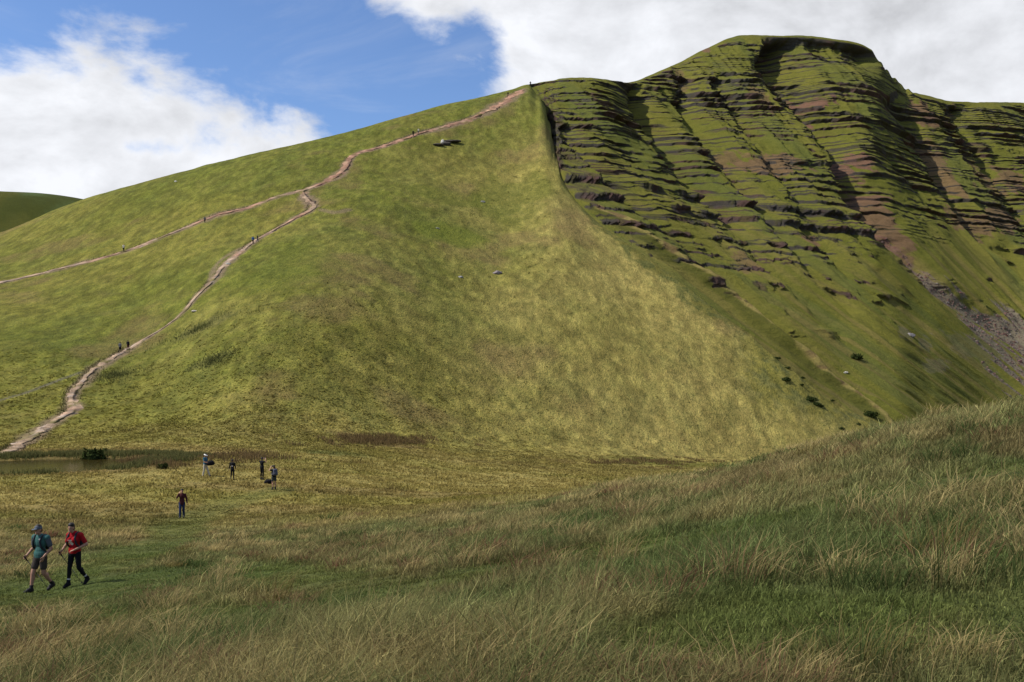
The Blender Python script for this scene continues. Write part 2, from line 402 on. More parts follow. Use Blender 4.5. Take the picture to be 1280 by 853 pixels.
# ------------------------------------------------------------------ the escarpment
CREST = np.array([(650, 412, 109), (660, 412, 106), (680, 412, 101.5), (700, 412, 98), (715, 413, 97), (740, 415, 98), (760, 428, 101), (784, 466, 103.5), (820, 510, 91), (850, 540, 78.5), (880, 560, 62), (900, 570, 52), (914, 576, 46.5), (924, 579, 44), (945, 584, 43.8), (1000, 595, 45), (1050, 605, 50.5), (1075, 610, 55.5), (1090, 614, 63), (1100, 615, 77), (1112, 617, 92), (1125, 620, 105), (1140, 624, 115), (1165, 633, 121.5), (1195, 646, 127.5), (1240, 668, 128), (1280, 692, 129), (1500, 800, 170), (UMAX, 930, 215)])
mu = np.concatenate([np.arange(655, 1330, .9), np.linspace(1330, 1990, 90)])
NS = 1050
Ya = pc1(S[:, 0], S[:, 1], mu); Za = prof(mu, Ya) - .15; Zj = height((mu - CU) / F * Ya, Ya) - .15 - Za
Yc = pc1(CREST[:, 0], CREST[:, 1], mu); Zc = Yc * (HV - pc1(CREST[:, 0], CREST[:, 2], mu)) / F
crest_j = .7 * fbm(mu * .045, 0 * mu, 4, 199) + .9 * ss(1085, 1095, mu) * ss(1150, 1130, mu) * np.sin(mu * .55 + 2 * vn(mu * .1, 0 * mu, 198))
s = np.linspace(0, 1, NS)[:, None]
pw = 1.0 + .26 * ss(760, 920, mu)
bY = Ya + (Yc - Ya) * s; bZ = Za + (Zc - Za) * s ** pw
bZ = bZ + crest_j[None] * ss(.93, 1.0, s) + Zj[None] * ss(.03, 0, s)
bX = (mu - CU) / F * bY; bV = HV - F * bZ / bY; bU = np.broadcast_to(mu, bY.shape)
GUL = [([(962, 50, 20), (985, 85, 22), (1010, 120, 18), (1035, 150, 14), (1055, 185, 14), (1070, 222, 13), (1090, 262, 11), (1130, 315, 8), (1175, 362, 8), (1230, 402, 9), (1290, 440, 9)], 22),
       ([(890, 95, 10), (925, 140, 9), (960, 190, 10), (985, 225, 9), (1015, 285, 8), (1060, 340, 6)], 7),
       ([(848, 95, 7), (870, 150, 10), (905, 200, 10), (935, 240, 9), (985, 300, 7), (1060, 390, 5)], 8),
       ([(1110, 118, 8), (1150, 170, 9), (1180, 225, 9), (1215, 280, 8), (1280, 345, 7)], 9),
       ([(1190, 130, 8), (1230, 190, 10), (1262, 235, 10), (1300, 290, 9)], 10),
       ([(780, 106, 8), (825, 165, 10), (862, 220, 9), (900, 262, 8), (960, 330, 6), (1050, 420, 5)], 15),
       ([(735, 262, 8), (800, 308, 8), (900, 379, 7), (1000, 455, 6), (1100, 528, 5)], 3.0),
       ([(745, 258, 5), (800, 294, 5), (860, 334, 5), (900, 362, 5), (960, 410, 4), (1000, 441, 4), (1060, 490, 4), (1114, 532, 4)], -6.0),
       ([(705, 150, 8), (745, 200, 9), (800, 255, 8), (880, 330, 6), (1000, 432, 5), (1080, 495, 4)], 13.0)]
# fall lines: every gully and rib runs down one of them; q is metres along the strike, fall metres down it
dv_ = bV - 100.0; u0 = bU - .8 * dv_
for _ in range(25):
    k1 = np.clip(1.08 - (u0 - 690) * .00095, .70, 1.15); k2 = .0004
    u0 = .5 * u0 + .5 * (bU - k1 * dv_ - k2 * dv_ * np.abs(dv_))
q = u0 * .46; fall = bV * .46
gt = np.clip((u0 - 650) / 350, 0, 1); gdx = lerp(.78, .40, gt); gdy = -np.sqrt(1 - gdx ** 2)
n_lo = fbm(q * .03, fall * .006, 3, 201); n_md = fbm(q * .09, fall * .012, 3, 211); n_hi = fbm(q * .35, fall * .05, 2, 221)
taper = ss(0, .025, s) * (1 - ss(.965, .998, s))
amp = taper * (.55 + .45 * ss(.1, .5, s)) * (.55 + .45 * ss(690, 800, mu))[None]
off = amp * (3.8 * (.5 - np.abs(n_lo)) * 1.0 + 3.2 * (.5 - np.abs(n_md) * 1.4) + .8 * n_hi * np.clip(.25 + .75 * ss(.15, .4, s), 0, 1))
gul_m = np.zeros_like(bX)
for ln, dep in GUL:
    P = ln
    wob = 7 * fbm(bU * .03, bV * .03, 3, 231)
    d, fr, w = polyline_dist(bU + wob, bV, [tuple(r) for r in P])
    g = np.exp(-(d / (w * 1.15)) ** 2) * ss(0, .06, fr) * (1 - (.75 if dep > 9 else .4) * ss(230, 330, bV))
    off -= amp * dep * g; gul_m = np.maximum(gul_m, g * max(0, min(1, dep / 7)))
# strata
z0 = -30.0; zt, ot, ct = [z0], [0.0], [0.0]
while z0 < 290:
    gap = rng.uniform(1.6, 5.2); hh = rng.choice([.6, .8, 1.1, 1.5, 2.0, 2.8]) * rng.uniform(.8, 1.2)
    z0 += gap; zt += [z0, z0 + .12 * hh, z0 + hh * .88, z0 + hh]; ot += [0, .05, hh * 1.25, hh * 1.3]; ct += [0, 1, 1, 0]
    z0 += hh
    zt.append(z0 + .01); ot.append(hh * 1.3); ct.append(0)
    # bench gives it back by the foot of the next cliff
zt = np.array(zt); ot = np.array(ot)
zz = bZ + .012 * q + 1.1 * fbm(q * .05, fall * .01, 3, 241) + .65 * fbm(q * .30, fall * .1, 2, 251) + .35 * fbm(q * 1.1, fall * .3, 2, 255)
# outward offset: rises up a bench (running out to the lip), drops back over the cliff
z1 = -30.0; zf, of_, cf_ = [z1], [0.0], [0.0]
while z1 < 290:
    hh = rng.uniform(.3, .95); z1 += rng.uniform(.7, 2.0); zf += [z1, z1 + .1 * hh, z1 + .9 * hh, z1 + hh]; of_ += [0, .05, hh * 1.2, hh * 1.25]; cf_ += [0, 1, 1, 0]; z1 += hh
def strata(z):
    cl = np.interp(z, zt, ct)
    return np.interp(z, zt, ot), cl
so, cliff = strata(zz)
# turn lip-out/lip-in round: on the cliff the face is upright, so relative to a straight slope it leans out going up
pat = fbm(q * .035 + 3, zz * .07, 4, 261); pat2 = fbm(q * .13, zz * .16, 4, 271)
vlim = np.interp(mu, [655, 690, 780, 860, 960, 1060, 1130, 1200, 1280, 1500], [240, 262, 320, 345, 352, 322, 285, 275, 312, 330])[None]
zone = np.clip(ss(28, -22, bV - vlim + 30 * pat) + .55 * ss(.22, .45, pat2 + .4 * pat) * ss(150, 40, bV - vlim), 0, 1)
Aamp = np.clip(.80 + 1.2 * pat + 1.5 * pat2 + .3 * gul_m + .35 * ss(800, 700, bU) + .5 * ss(.3, .05, s) * ss(790, 720, bU), 0, 1.35) * zone * taper
grassy = ss(.05, .4, fbm(q * .02 - 8, fall * .02, 3, 281)) * .35
Aamp = Aamp * (1 - grassy * (1 - gul_m))
pat3 = fbm(q * .10 + 7, zz * .3, 4, 283); Afine = np.clip(.55 + 1.6 * pat3 + .6 * pat, 0, 1.2) * zone * taper; fcl = np.interp(zz, zf, cf_)
off += Afine * np.interp(zz, zf, of_) * 1.1
off += Aamp * (so * 1.2 - 1.4) * (.7 + .3 * ss(.25, .5, s))
# the upright cliff under the summit
rel = Zc[None] - bZ
smk = ss(948, 966, bU + 4 * n_hi) * (1 - ss(1086, 1100, bU)) 
hgt = 9.0 * (1 - .45 * ss(1000, 1060, bU)) * (1 + .5 * fbm(q * .12, 0 * q, 3, 293))
scl = smk * ss(1.5, 1.5 + hgt, rel + 1.2 * n_hi + .8 * fbm(q * .8, bZ * .1, 2, 291)) * (1 - ss(hgt + 6, hgt + 34, rel))
off -= scl * 0
upl = smk * (1 - ss(1.2 + .6 * n_hi, 2.6 + .6 * n_hi, rel))
off -= smk * 10.5 * (1 + .55 * fbm(q * .16, bZ * .02, 3, 295)) * (1 - ss(hgt + 3, hgt + 34, rel)) * ss(1.5, 2.0 + hgt, rel)
cliff_s = smk * ss(1.6, 2.6, rel) * (1 - ss(hgt - 1, hgt + 2.5, rel + 1.5 * n_hi))
off += taper * (.45 * (.2 + .8 * zone) * fbm(q * .43 + bZ * .21, bZ * .4 - q * .17, 4, 301) + .9 * (np.abs(fbm(q * .75, bZ * .12, 3, 305)) - .3) * cliff * Aamp)
mX = bX + gdx * off; mY = bY + gdy * off; mZ = bZ + taper * .25 * fbm(bX * .25, bY * .25, 3, 311)
P3 = np.stack([mX, mY, mZ], -1)
du = np.gradient(P3, axis=1); ds = np.gradient(P3, axis=0)
nn = np.cross(du, ds); nn /= np.linalg.norm(nn, axis=-1, keepdims=True) + 1e-9
steep = nn[..., 2]
def blobs(lst):
    m = np.zeros_like(bX); wob = fbm(bU * .05, bV * .05, 3, 321); wob2 = fbm(q * .30, fall * .10, 4, 331); wob3 = fbm(q * .9, fall * .5, 3, 333)
    for (u, v, ru, rv, k) in lst:
        sx = (bU - u - .65 * (bV - v)) / ru; sy = (bV - v) / rv
        m = np.maximum(m, k * ss(1.08, .86, np.sqrt(sx * sx + sy * sy) + .8 * wob + .75 * wob2 + .5 * wob3))
    return m
red = blobs([(1018, 123, 22, 11, 1), (1024, 147, 15, 7, 1), (1066, 205, 21, 16, 1), (1095, 247, 15, 7, .9), (1114, 285, 10, 24, .8), (965, 207, 40, 11, .75), (915, 197, 18, 9, .6), (1020, 300, 12, 7, .8), (1150, 140, 12, 16, .8),
             (1195, 138, 8, 8, .7), (1250, 225, 26, 24, .7), (1245, 275, 40, 14, .7), (1180, 210, 9, 28, .7), (1205, 265, 10, 26, .6), (950, 125, 10, 12, .6), (930, 330, 14, 14, .5), (880, 62, 8, 6, .8), (1140, 330, 10, 22, .6), (855, 105, 8, 22, .5)])
dmain, frm, wm = polyline_dist(bU + 5 * fbm(bU * .05, bV * .05, 3, 231), bV, [tuple(r) for r in np.array([(1086, 258, 4), (1105, 290, 5), (1130, 318, 6), (1160, 347, 8), (1185, 370, 12), (1220, 395, 19), (1250, 420, 27), (1290, 450, 36)])])
grey = ss(1.1, .7, dmain / wm * 1.15 + 1.9 * fbm(q * .30, fall * .08, 4, 341)) * ss(250, 270, bV)
grey = np.maximum(grey, .6 * blobs([(1165, 455, 16, 9, .7), (1150, 430, 8, 12, .7), (1215, 430, 30, 22, .5), (1130, 418, 7, 10, .8)]))
RIB = [(745, 258, 5), (800, 294, 5), (860, 334, 5), (900, 362, 5), (960, 410, 4), (1000, 441, 4), (1060, 490, 4), (1114, 532, 4)]
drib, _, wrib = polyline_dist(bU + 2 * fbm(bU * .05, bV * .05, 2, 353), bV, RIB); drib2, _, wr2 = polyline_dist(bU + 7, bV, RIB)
g1 = ss(-.3, .35, fbm(q * .05, fall * .03, 4, 351)); g2 = ss(.0, .45, fbm(q * .15, fall * .02, 3, 361))
mc = lerp(GREEN * .35 + OLIVE * .65, OLIVE * 1.05, g1[..., None]); mc = mc * 1.15; mc = lerp(mc, TAN * .8, (.4 * g2 * ss(.6, .2, s))[..., None]); mc = lerp(mc, DGREEN * 1.6, (.30 * ss(.05, .4, fbm(q * .09 + 5, fall * .015, 3, 371)))[..., None])
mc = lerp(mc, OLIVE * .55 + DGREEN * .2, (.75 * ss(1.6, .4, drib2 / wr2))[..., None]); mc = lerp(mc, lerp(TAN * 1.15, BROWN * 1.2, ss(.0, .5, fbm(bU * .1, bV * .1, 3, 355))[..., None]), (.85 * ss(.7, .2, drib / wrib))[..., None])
streak = ss(.15, .4, fbm(q * .22 + 5, fall * .008, 2, 381)) * ss(-10, 60, bV - vlim)
mc = lerp(mc, TAN * .75, (.62 * streak)[..., None])
mc = lerp(mc, SCREE * .75, (.8 * red)[..., None])
mc = lerp(mc, lerp(SCREE * .75, GREYST * .72 + SCREE * .12, ss(290, 370, bV)[..., None]), (.68 * grey)[..., None])
mc = lerp(mc, BROWN * .7, (.3 * gul_m * ss(.1, .4, pat2))[..., None])
rock = np.clip(ss(.40, .26, steep) * .95, 0, 1) * (.25 + .75 * zone)
rock = np.maximum(rock, np.clip(cliff * ss(.35, .7, Aamp), 0, 1)); rock = np.maximum(rock, .85 * fcl * ss(.45, .8, Afine)); rock = np.maximum(rock, cliff_s * .95)
rock = np.maximum(rock, .75 * ss(.0, .28, pat2 + .3 * pat) * ss(.42, .12, s) * ss(790, 710, bU) * ss(270, 240, bV))  # crag rock colour, spread wider to paint the shaded wall darker
rk = lerp(ROCK, SCREE * .5, (.5 * ss(0, .5, pat2))[..., None]); rk = lerp(rk, OLIVE * .5, (.45 * ss(.1, .4, fbm(q * .7, bZ * .25, 2, 391)))[..., None])
mc = lerp(mc, rk, rock[..., None])
# rows behind the crest so that the mountain has a back
bk = [(10, -1.0), (40, -7), (150, -45), (600, -230)]
ex = P3[-1]; extra = np.stack([np.stack([ex[:, 0] - gdx[-1] * a * .6 + (mu - CU) / F * a * .4, ex[:, 1] - gdy[-1] * a * .6 + .6 * a, ex[:, 2] + b], -1) for a, b in bk])
Vm = np.concatenate([P3, extra]); Cm = np.concatenate([mc, np.broadcast_to(mc[-1], (len(bk),) + mc[-1].shape)])
mountain = mesh_np('mountain', Vm.reshape(-1, 3), grid_faces(Vm.shape[0], Vm.shape[1])[:, ::-1], M_MOUNT, Cm.reshape(-1, 3))
finish(mountain, 'steep green escarpment with stepped sandstone ledges and red gullies', 'mountain', kind='structure')
PU = CU + F * mX / mY; PV = HV - F * mZ / mY
def on_mountain(u, v):
    d = (PU - u) ** 2 + (PV - v) ** 2
    k = np.argwhere(d < 4.0)
    if not len(k): k = [np.unravel_index(np.argmin(d), d.shape)]
    i, j = min(k, key=lambda a: mY[a[0], a[1]])
    return Vector(P3[i, j])

# ------------------------------------------------------------------ far hill on the left
fu = np.linspace(-700, 330, 150); fs = np.linspace(-1, 1, 60)[:, None]
fv = pc1([-700, -300, -100, 0, 45, 110, 180, 260, 330], [190, 215, 232, 239, 241, 250, 275, 310, 340], fu)
fY = 1500 + 420 * fs + 0 * fu; fc = 1500 * (HV - fv) / F
fZ = fc[None] * (1 - .9 * np.abs(fs) ** 1.35) + 9 * fbm(((fu - CU) / F * fY) * .006, fY * .006, 4, 401) * (1 - np.exp(-(fs / .12) ** 2)) - 40 * np.abs(fs)
fX = (fu - CU) / F * fY
fcol = lerp(GREEN * .5, DGREEN * 1.3, ss(-.2, .3, fbm(fX.ravel() * .01, fY.ravel() * .01, 4, 411))[:, None])
fcol = lerp(fcol, OLIVE * .7, (.5 * ss(0, .3, fbm(fX.ravel() * .02, fY.ravel() * .006, 4, 421)))[:, None])
hills = mesh_np('hills', np.stack([fX.ravel(), fY.ravel(), fZ.ravel()], 1), grid_faces(*fX.shape)[:, ::-1], M_MOUNT, fcol)
finish(hills, 'dark green far hill beyond the left slope', 'hill', kind='structure')

# ------------------------------------------------------------------ pond water
m, nt = new_mat('peaty water'); M_WATER = m
o = N(nt, 'ShaderNodeOutputMaterial'); b = N(nt, 'ShaderNodeBsdfPrincipled', Roughness=.12); b.inputs['Base Color'].default_value = (.030, .023, .006, 1); b.inputs['IOR'].default_value = 1.33
b.inputs['Specular IOR Level'].default_value = .18
tcn = N(nt, 'ShaderNodeTexCoord'); nz = N(nt, 'ShaderNodeTexNoise', Scale=2.5, Detail=4.0); bp = N(nt, 'ShaderNodeBump', Strength=.35, Distance=.05)
L(nt, tcn.outputs['Object'], nz.inputs['Vector']); L(nt, nz.outputs['Fac'], bp.inputs['Height']); L(nt, bp.outputs[0], b.inputs['Normal']); L(nt, b.outputs[0], o.inputs[0])
a = np.linspace(0, 2 * math.pi, 49)[:-1]
Vw = np.concatenate([[[0, 0, 0]], np.stack([17 * np.cos(a), 12 * np.sin(a), 0 * a], 1)])
water = mesh_np('water', Vw, None, M_WATER, faces_tri=[(0, 1 + i, 1 + (i + 1) % 48) for i in range(48)])
water.location = (-44.5, 88.5, POND_Z)
finish(water, 'brown pond at the foot of the path', 'water', kind='structure')

# ------------------------------------------------------------------ paths
def make_path(name, W, label, ragged=.7):
    P = dense(W, .8); T = np.gradient(P[:, :2], axis=0); T /= np.linalg.norm(T, axis=1, keepdims=True)
    Nn = np.stack([-T[:, 1], T[:, 0]], 1); V = []; C = []
    K = np.linspace(-1, 1, 9); ds_ = np.arange(len(P))
    for k in K:
        e = 1 + ragged * (fbm(ds_ * .13, 0 * ds_ + k, 3, 500 + int(k * 10)) * 2 + .5 * vn(ds_ * .9, 0 * ds_ + 3 * k, 510))
        wd = np.maximum(P[:, 2], .6) * .5 * e * k * (1 + .35 * vn(ds_ * 1.7, 0 * ds_ + (7 if k > 0 else 2), 515))
        x = P[:, 0] + Nn[:, 0] * wd; y = P[:, 1] + Nn[:, 1] * wd
        z = height(x, y) + .13 - .16 * abs(k) ** 4 + .05 * fbm(x * 1.5, y * 1.5, 2, 521)
        V.append(np.stack([x, y, z], 1))
        c = lerp(EARTH, A(.27, .155, .105), ss(-.2, .4, fbm(x * .12, y * .12, 3, 531) + .012 * (z - 40))[:, None])
        c = lerp(c, GREYST * 1.25, (.6 * ss(.1, .5, fbm(x * 1.2, y * 1.2, 3, 541)) * ss(60, 10, z))[:, None]); c = c * np.exp(.9 * fbm(x * .9, y * .9, 4, 551))[:, None]; c = lerp(c, OLIVE * .8, (.7 * ss(.1, .4, fbm(x * .5, y * .5, 3, 561) + .5 * abs(k) - .35))[:, None]); C.append(c)
    V = np.stack(V, 1); C = np.stack(C, 1)
    ob = mesh_np(name, V.reshape(-1, 3), grid_faces(V.shape[0], V.shape[1])[:, ::-1], M_PATH, C.reshape(-1, 3))
    finish(ob, label, 'path', kind='structure')
make_path('path', W_MAIN, 'pale stony footpath winding up from the pond to the ridge')
make_path('path', [(a_, b_, c_ * 1.5) for a_, b_, c_ in W_UP], 'reddish upper footpath slanting across the left slope')

# ------------------------------------------------------------------ grass
def blades(name, x, y, z, h, w, az, lean, c_base, c_tip, label, cat, curve=.6, mat=None):
    n = len(x); wa = rng.uniform(0, math.pi, n)
    wx, wy = np.cos(wa) * w * .5, np.sin(wa) * w * .5
    lx, ly = np.cos(az), np.sin(az)
    V = np.empty((n, 5, 3), np.float32); C = np.empty((n, 5, 3), np.float32)
    def put(i, t, ws):
        d = lean * h * (t * (1 - curve) + curve * t * t); zz_ = h * t * np.sqrt(np.maximum(.12, 1 - (lean * t * .75) ** 2))
        V[:, i, 0] = x + lx * d + wx * ws; V[:, i, 1] = y + ly * d + wy * ws; V[:, i, 2] = z + zz_
    put(0, 0, -1); put(1, 0, 1); put(2, .55, -.8); put(3, .55, .8); put(4, 1, 0)
    V[:, :2, 2] -= .03
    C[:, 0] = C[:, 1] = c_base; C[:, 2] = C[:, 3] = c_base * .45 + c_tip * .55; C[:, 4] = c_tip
    b = np.arange(n)[:, None] * 5
    q4 = b + np.array([[0, 1, 3, 2]]); t3 = b + np.array([[2, 3, 4]])
    ob = mesh_np(name, V.reshape(-1, 3), q4, mat or M_BLADE, C.reshape(-1, 3), faces_tri=t3)
    return finish(ob, label, cat, kind='stuff')

def scatter(n, r0, r1, per, spread, th=37):
    """tufts spread evenly over the picture's depth, blades clustered in each"""
    t = n // per
    r = np.exp(rng.uniform(math.log(r0), math.log(r1), t)); a = np.radians(rng.uniform(-1, 1, t) * th * (1 + .45 * ss(16, 9, r)))
    tx, ty = r * np.sin(a), r * np.cos(a)
    ti = np.repeat(np.arange(t), per)
    rr = np.repeat(r, per)
    jx, jy = rng.normal(0, 1, t * per), rng.normal(0, 1, t * per)
    sp = spread(rr)
    return tx[ti] + jx * sp, ty[ti] + jy * sp, rr, ti, t, np.arctan2(jy, jx)

def sward(name, n, r0, r1, per, label, hmin, hmax, wfun, straw):
    x, y, r, ti, t, ja = scatter(n, r0, r1, per, lambda q_: .05 + .0035 * q_)
    z = height(x, y); c, tr = turf_colour(x, y, z)
    keep = (pond_mask(x, y) < -.02) | (np.hypot(x + 44, y - 88) > 60)
    hf = ss(-.4, .5, fbm(x * .3, y * .3, 3, 601) + .6 * fbm(x * 1.3, y * 1.1, 2, 605)) 
    h = (hmin + (hmax - hmin) * hf) * rng.uniform(.55, 1.25, len(x)) * (1 - .72 * tr)
    wind = .25 + .5 * fbm(x * .05, y * .05, 2, 611)
    az = wind + rng.normal(0, 1.0, len(x)); mix = rng.random(len(x)) < .5; az = np.where(mix, ja, az)
    lean = np.clip(rng.normal(.75, .30, len(x)) + .2 * hf, .05, 1.3)
    h = h * np.exp(rng.normal(-.05, .32, t))[ti]; tv = rng.normal(1, .25, t)[ti]; bv = np.where(rng.random(len(x)) < .22, rng.uniform(1.2, 1.9, len(x)), rng.normal(.92, .2, len(x))); v = np.clip(tv * bv, .4, 2.3)[:, None]
    sm = np.clip(straw * 1.15 * (rng.random(len(x)) < .75) * rng.uniform(.2, 1, len(x)) * (1 - .8 * tr), 0, 1)[:, None]
    h = h * (.62 + .38 * ss(3, 10, r)); v = 1 + (v - 1) * (.5 if r0 > 50 else 1.0)
    lush = ss(.2, .8, (c[:, 1] / (c[:, 0] + 1e-4) - .7) * 1.1)[:, None]
    c = c * np.where(np.hypot(x, y) < 58, 1.42, 1.0)[:, None]; cb = c * v; ctp = lerp(c * 1.1, STRAW * .9, sm * (1 - .75 * lush)) * v; h = h * (1 - .35 * lush[:, 0])  # near blade colour raised to make up for light that upright blades miss
    k = keep
    return blades(name, x[k], y[k], z[k], h[k], wfun(r, len(x))[k], az[k], lean[k], cb[k], ctp[k], label, 'grass', mat=M_TURF if r0 > 50 else None)
sward('grass', 1150000, 2.2, 62, 30, 'long bleached and green grass on the near slope', .10, .28, lambda r, n: (.0024 + .00052 * r) * rng.uniform(.7, 1.4, n), .60)
sward('grass', 200000, 55, 135, 14, 'windblown yellow grass over the saddle', .10, .23, lambda r, n: (.00120 * r) * rng.uniform(.7, 1.5, n), .30)
# hill pasture: small tussocks
x, y, r, ti, t, ja = scatter(60000, 112, 185, 4, lambda q_: .12 + .001 * q_, th=34)
u_, Y_ = polar(x, y); k = (Y_ < np.interp(u_, S[:, 0], S[:, 1]) - 1) & (u_ < 1120) & (rng.random(len(Y_)) < ss(185, 125, Y_))
x, y, r, ti, ja = x[k], y[k], r[k], ti[k], ja[k]
z = height(x, y); c, _ = turf_colour(x, y, z); v = np.clip(rng.normal(1, .14, t)[ti] * rng.normal(1, .12, len(x)), .5, 1.7)[:, None]
onp = np.zeros(len(x), bool)
for ln in (W_MAIN, W_UP):
    d, _, w = polyline_dist(x, y, ln); onp |= d < w * .75
k = ~onp
blades('grass', x[k], y[k], z[k], (rng.uniform(.07, .18, len(x)))[k], (.0024 * r * rng.uniform(.7, 1.4, len(x)))[k], (rng.normal(.1, 1.0, len(x)))[k], rng.uniform(.9, 1.6, len(x))[k], (c * v)[k], (lerp(c, STRAW * .8, .22) * v)[k], 'tussocky grass over the broad hill face', 'grass', mat=M_TURF)
# tall seeding stalks
x, y, r, ti, t, ja = scatter(6000, 2.6, 45, 2, lambda q_: .10 + .004 * q_)
z = height(x, y); c, tr = turf_colour(x, y, z); k = (tr < .3) & (fbm(x * .25, y * .25, 3, 621) > -.12)
n = k.sum(); sh_ = .6 + .4 * ss(3, 10, r[k])
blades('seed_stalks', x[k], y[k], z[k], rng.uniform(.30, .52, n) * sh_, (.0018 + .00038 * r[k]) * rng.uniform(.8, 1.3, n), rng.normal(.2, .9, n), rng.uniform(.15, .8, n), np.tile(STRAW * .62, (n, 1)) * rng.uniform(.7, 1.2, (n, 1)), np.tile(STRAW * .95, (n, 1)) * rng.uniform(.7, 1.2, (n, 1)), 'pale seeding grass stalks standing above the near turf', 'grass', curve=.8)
# big tussocks: dead straw, rust and deep green clumps standing out of the sward
nt_ = 1500; per = 90
r = np.exp(rng.uniform(math.log(2.8), math.log(58), nt_)); a_ = np.radians(rng.uniform(-1, 1, nt_) * 37 * (1 + .45 * ss(16, 9, r))); tx, ty = r * np.sin(a_), r * np.cos(a_)
_, trt = turf_colour(tx, ty, height(tx, ty)); ok = (trt < .25) & (fbm(tx * .2 + 2, ty * .2, 3, 651) > -.1); tx, ty, r = tx[ok], ty[ok], r[ok]; nt_ = len(tx)
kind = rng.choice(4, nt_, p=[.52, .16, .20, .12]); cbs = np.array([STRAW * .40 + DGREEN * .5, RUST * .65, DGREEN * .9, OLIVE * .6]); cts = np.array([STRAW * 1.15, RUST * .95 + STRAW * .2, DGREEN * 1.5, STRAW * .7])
i_ = np.repeat(np.arange(nt_), per); n = len(i_); sz = rng.uniform(.7, 1.45, nt_)[i_]; sp = (.10 + .0022 * r[i_]) * sz
jx, jy = rng.normal(0, 1, n), rng.normal(0, 1, n); x, y = tx[i_] + jx * sp, ty[i_] + jy * sp; vv = np.clip(rng.normal(1, .22, (n, 1)), .5, 1.7)
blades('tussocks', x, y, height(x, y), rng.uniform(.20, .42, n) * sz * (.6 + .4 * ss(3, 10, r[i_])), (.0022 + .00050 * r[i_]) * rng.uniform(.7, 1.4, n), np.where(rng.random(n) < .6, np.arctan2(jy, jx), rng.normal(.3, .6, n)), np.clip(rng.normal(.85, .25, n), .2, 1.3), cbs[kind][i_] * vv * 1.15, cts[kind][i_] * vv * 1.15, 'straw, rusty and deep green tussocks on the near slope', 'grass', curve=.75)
# stray rush tufts on the hill
sp_ = []
while len(sp_) < 260:
    x_, y_ = rng.uniform(-120, 60), rng.uniform(115, 300); u_, Y_ = polar(np.array([x_]), np.array([y_]))
    if -40 < u_[0] < 700 and Y_[0] < np.interp(u_[0], S[:, 0], S[:, 1]) - 12 and fbm(np.array([x_ * .03]), np.array([y_ * .03]), 3, 661)[0] > .04:
        sp_ += [(x_ + rng.normal(0, 2.5), y_ + rng.normal(0, 1.6)) for _ in range(rng.integers(1, 5))]
rushes_late = sp_
# rushes round the pond and in the wet hollows
def rushes(pts, label, n_each, hh, sp, cb, ct_):
    X, Y2 = [], []
    for (px, py) in pts:
        X.append(px + rng.normal(0, sp, n_each)); Y2.append(py + rng.normal(0, sp, n_each))
    X = np.concatenate(X); Y2 = np.concatenate(Y2); n = len(X); v = rng.uniform(.6, 1.4, (n, 1))
    blades('rushes', X, Y2, height(X, Y2), rng.uniform(.55, 1.1, n) * hh, rng.uniform(.04, .09, n), rng.uniform(0, 6.28, n), rng.uniform(.05, .6, n), cb * v, ct_ * v, label, 'rushes')
cand = np.stack([rng.uniform(-66, -24, 6000), rng.uniform(70, 108, 6000)], 1); pmv = pond_mask(cand[:, 0], cand[:, 1])
kk = cand[(pmv > np.where(cand[:, 1] > 87, -.35, -.16)) & (pmv < .02) & ((cand[:, 1] > 87) | (rng.random(len(cand)) < .22)) & (fbm(cand[:, 0] * .25, cand[:, 1] * .25, 3, 631) > -.05)][:420]
rushes(kk, 'brown and green rushes fringing the pond', 40, .52, .40, DGREEN * 1.1 + BROWN * .2, DGREEN + BROWN * .5)
hp = []
for (cx, cy, rx, ry, cc, k_) in HOLLOWS[:3]:
    for i in range(60):
        a_, r_ = rng.uniform(0, 6.28), abs(rng.normal(0, .6)); hp.append((cx + rx * r_ * math.cos(a_), cy + ry * r_ * math.sin(a_)))
rushes(hp, 'dark rushes in hollows beside the lower path', 16, .4, .9, DGREEN * 1.2 + BROWN * .1, DGREEN * .9 + BROWN * .4)
rushes(rushes_late, 'stray dark rush tufts dotted over the left of the hill', 14, .34, .28, DGREEN * .9 + BROWN * .15, OLIVE * .7 + BROWN * .2)
fp = []  # dark blades along the upper path edges, in place of the cut-bank shadow
for W, off_ in ((W_UP, 1.1), (W_MAIN, 1.0)):
    P = dense(W, 1.1); T = np.gradient(P[:, :2], axis=0); T /= np.linalg.norm(T, axis=1, keepdims=True); gap = fbm(np.arange(len(P)) * .11, np.zeros(len(P)), 3, 641 + int(off_ * 10)); wd = np.maximum(P[:, 2], .6) * .55 + .25
    for k_ in np.nonzero(gap > (-.05 if off_ > 1.05 else .12))[0]: fp.append((P[k_, 0] - T[k_, 1] * wd[k_] * off_, P[k_, 1] + T[k_, 0] * wd[k_] * off_))
rushes(fp, 'dark blades standing in for the shadow of the cut banks above the paths', 16, .38, .28, DGREEN * .6 + BROWN * .2, DGREEN * .6 + BROWN * .3)
hp = []
for (u, v, du_, dv_, n_) in [(470, 551, 95, 5, 120), (820, 578, 70, 4, 60), (300, 572, 60, 5, 60), (190, 580, 40, 5, 40)]:
    for i in range(n_):
        p = unproj(u + rng.normal(0, du_ * .5), v + rng.normal(0, dv_ * .6), 70); hp.append((p.x, p.y))
rushes(hp, 'rusty rush patches across the wet saddle', 34, .50, .45, BROWN * .75 + DGREEN * .4, BROWN * 1.1)

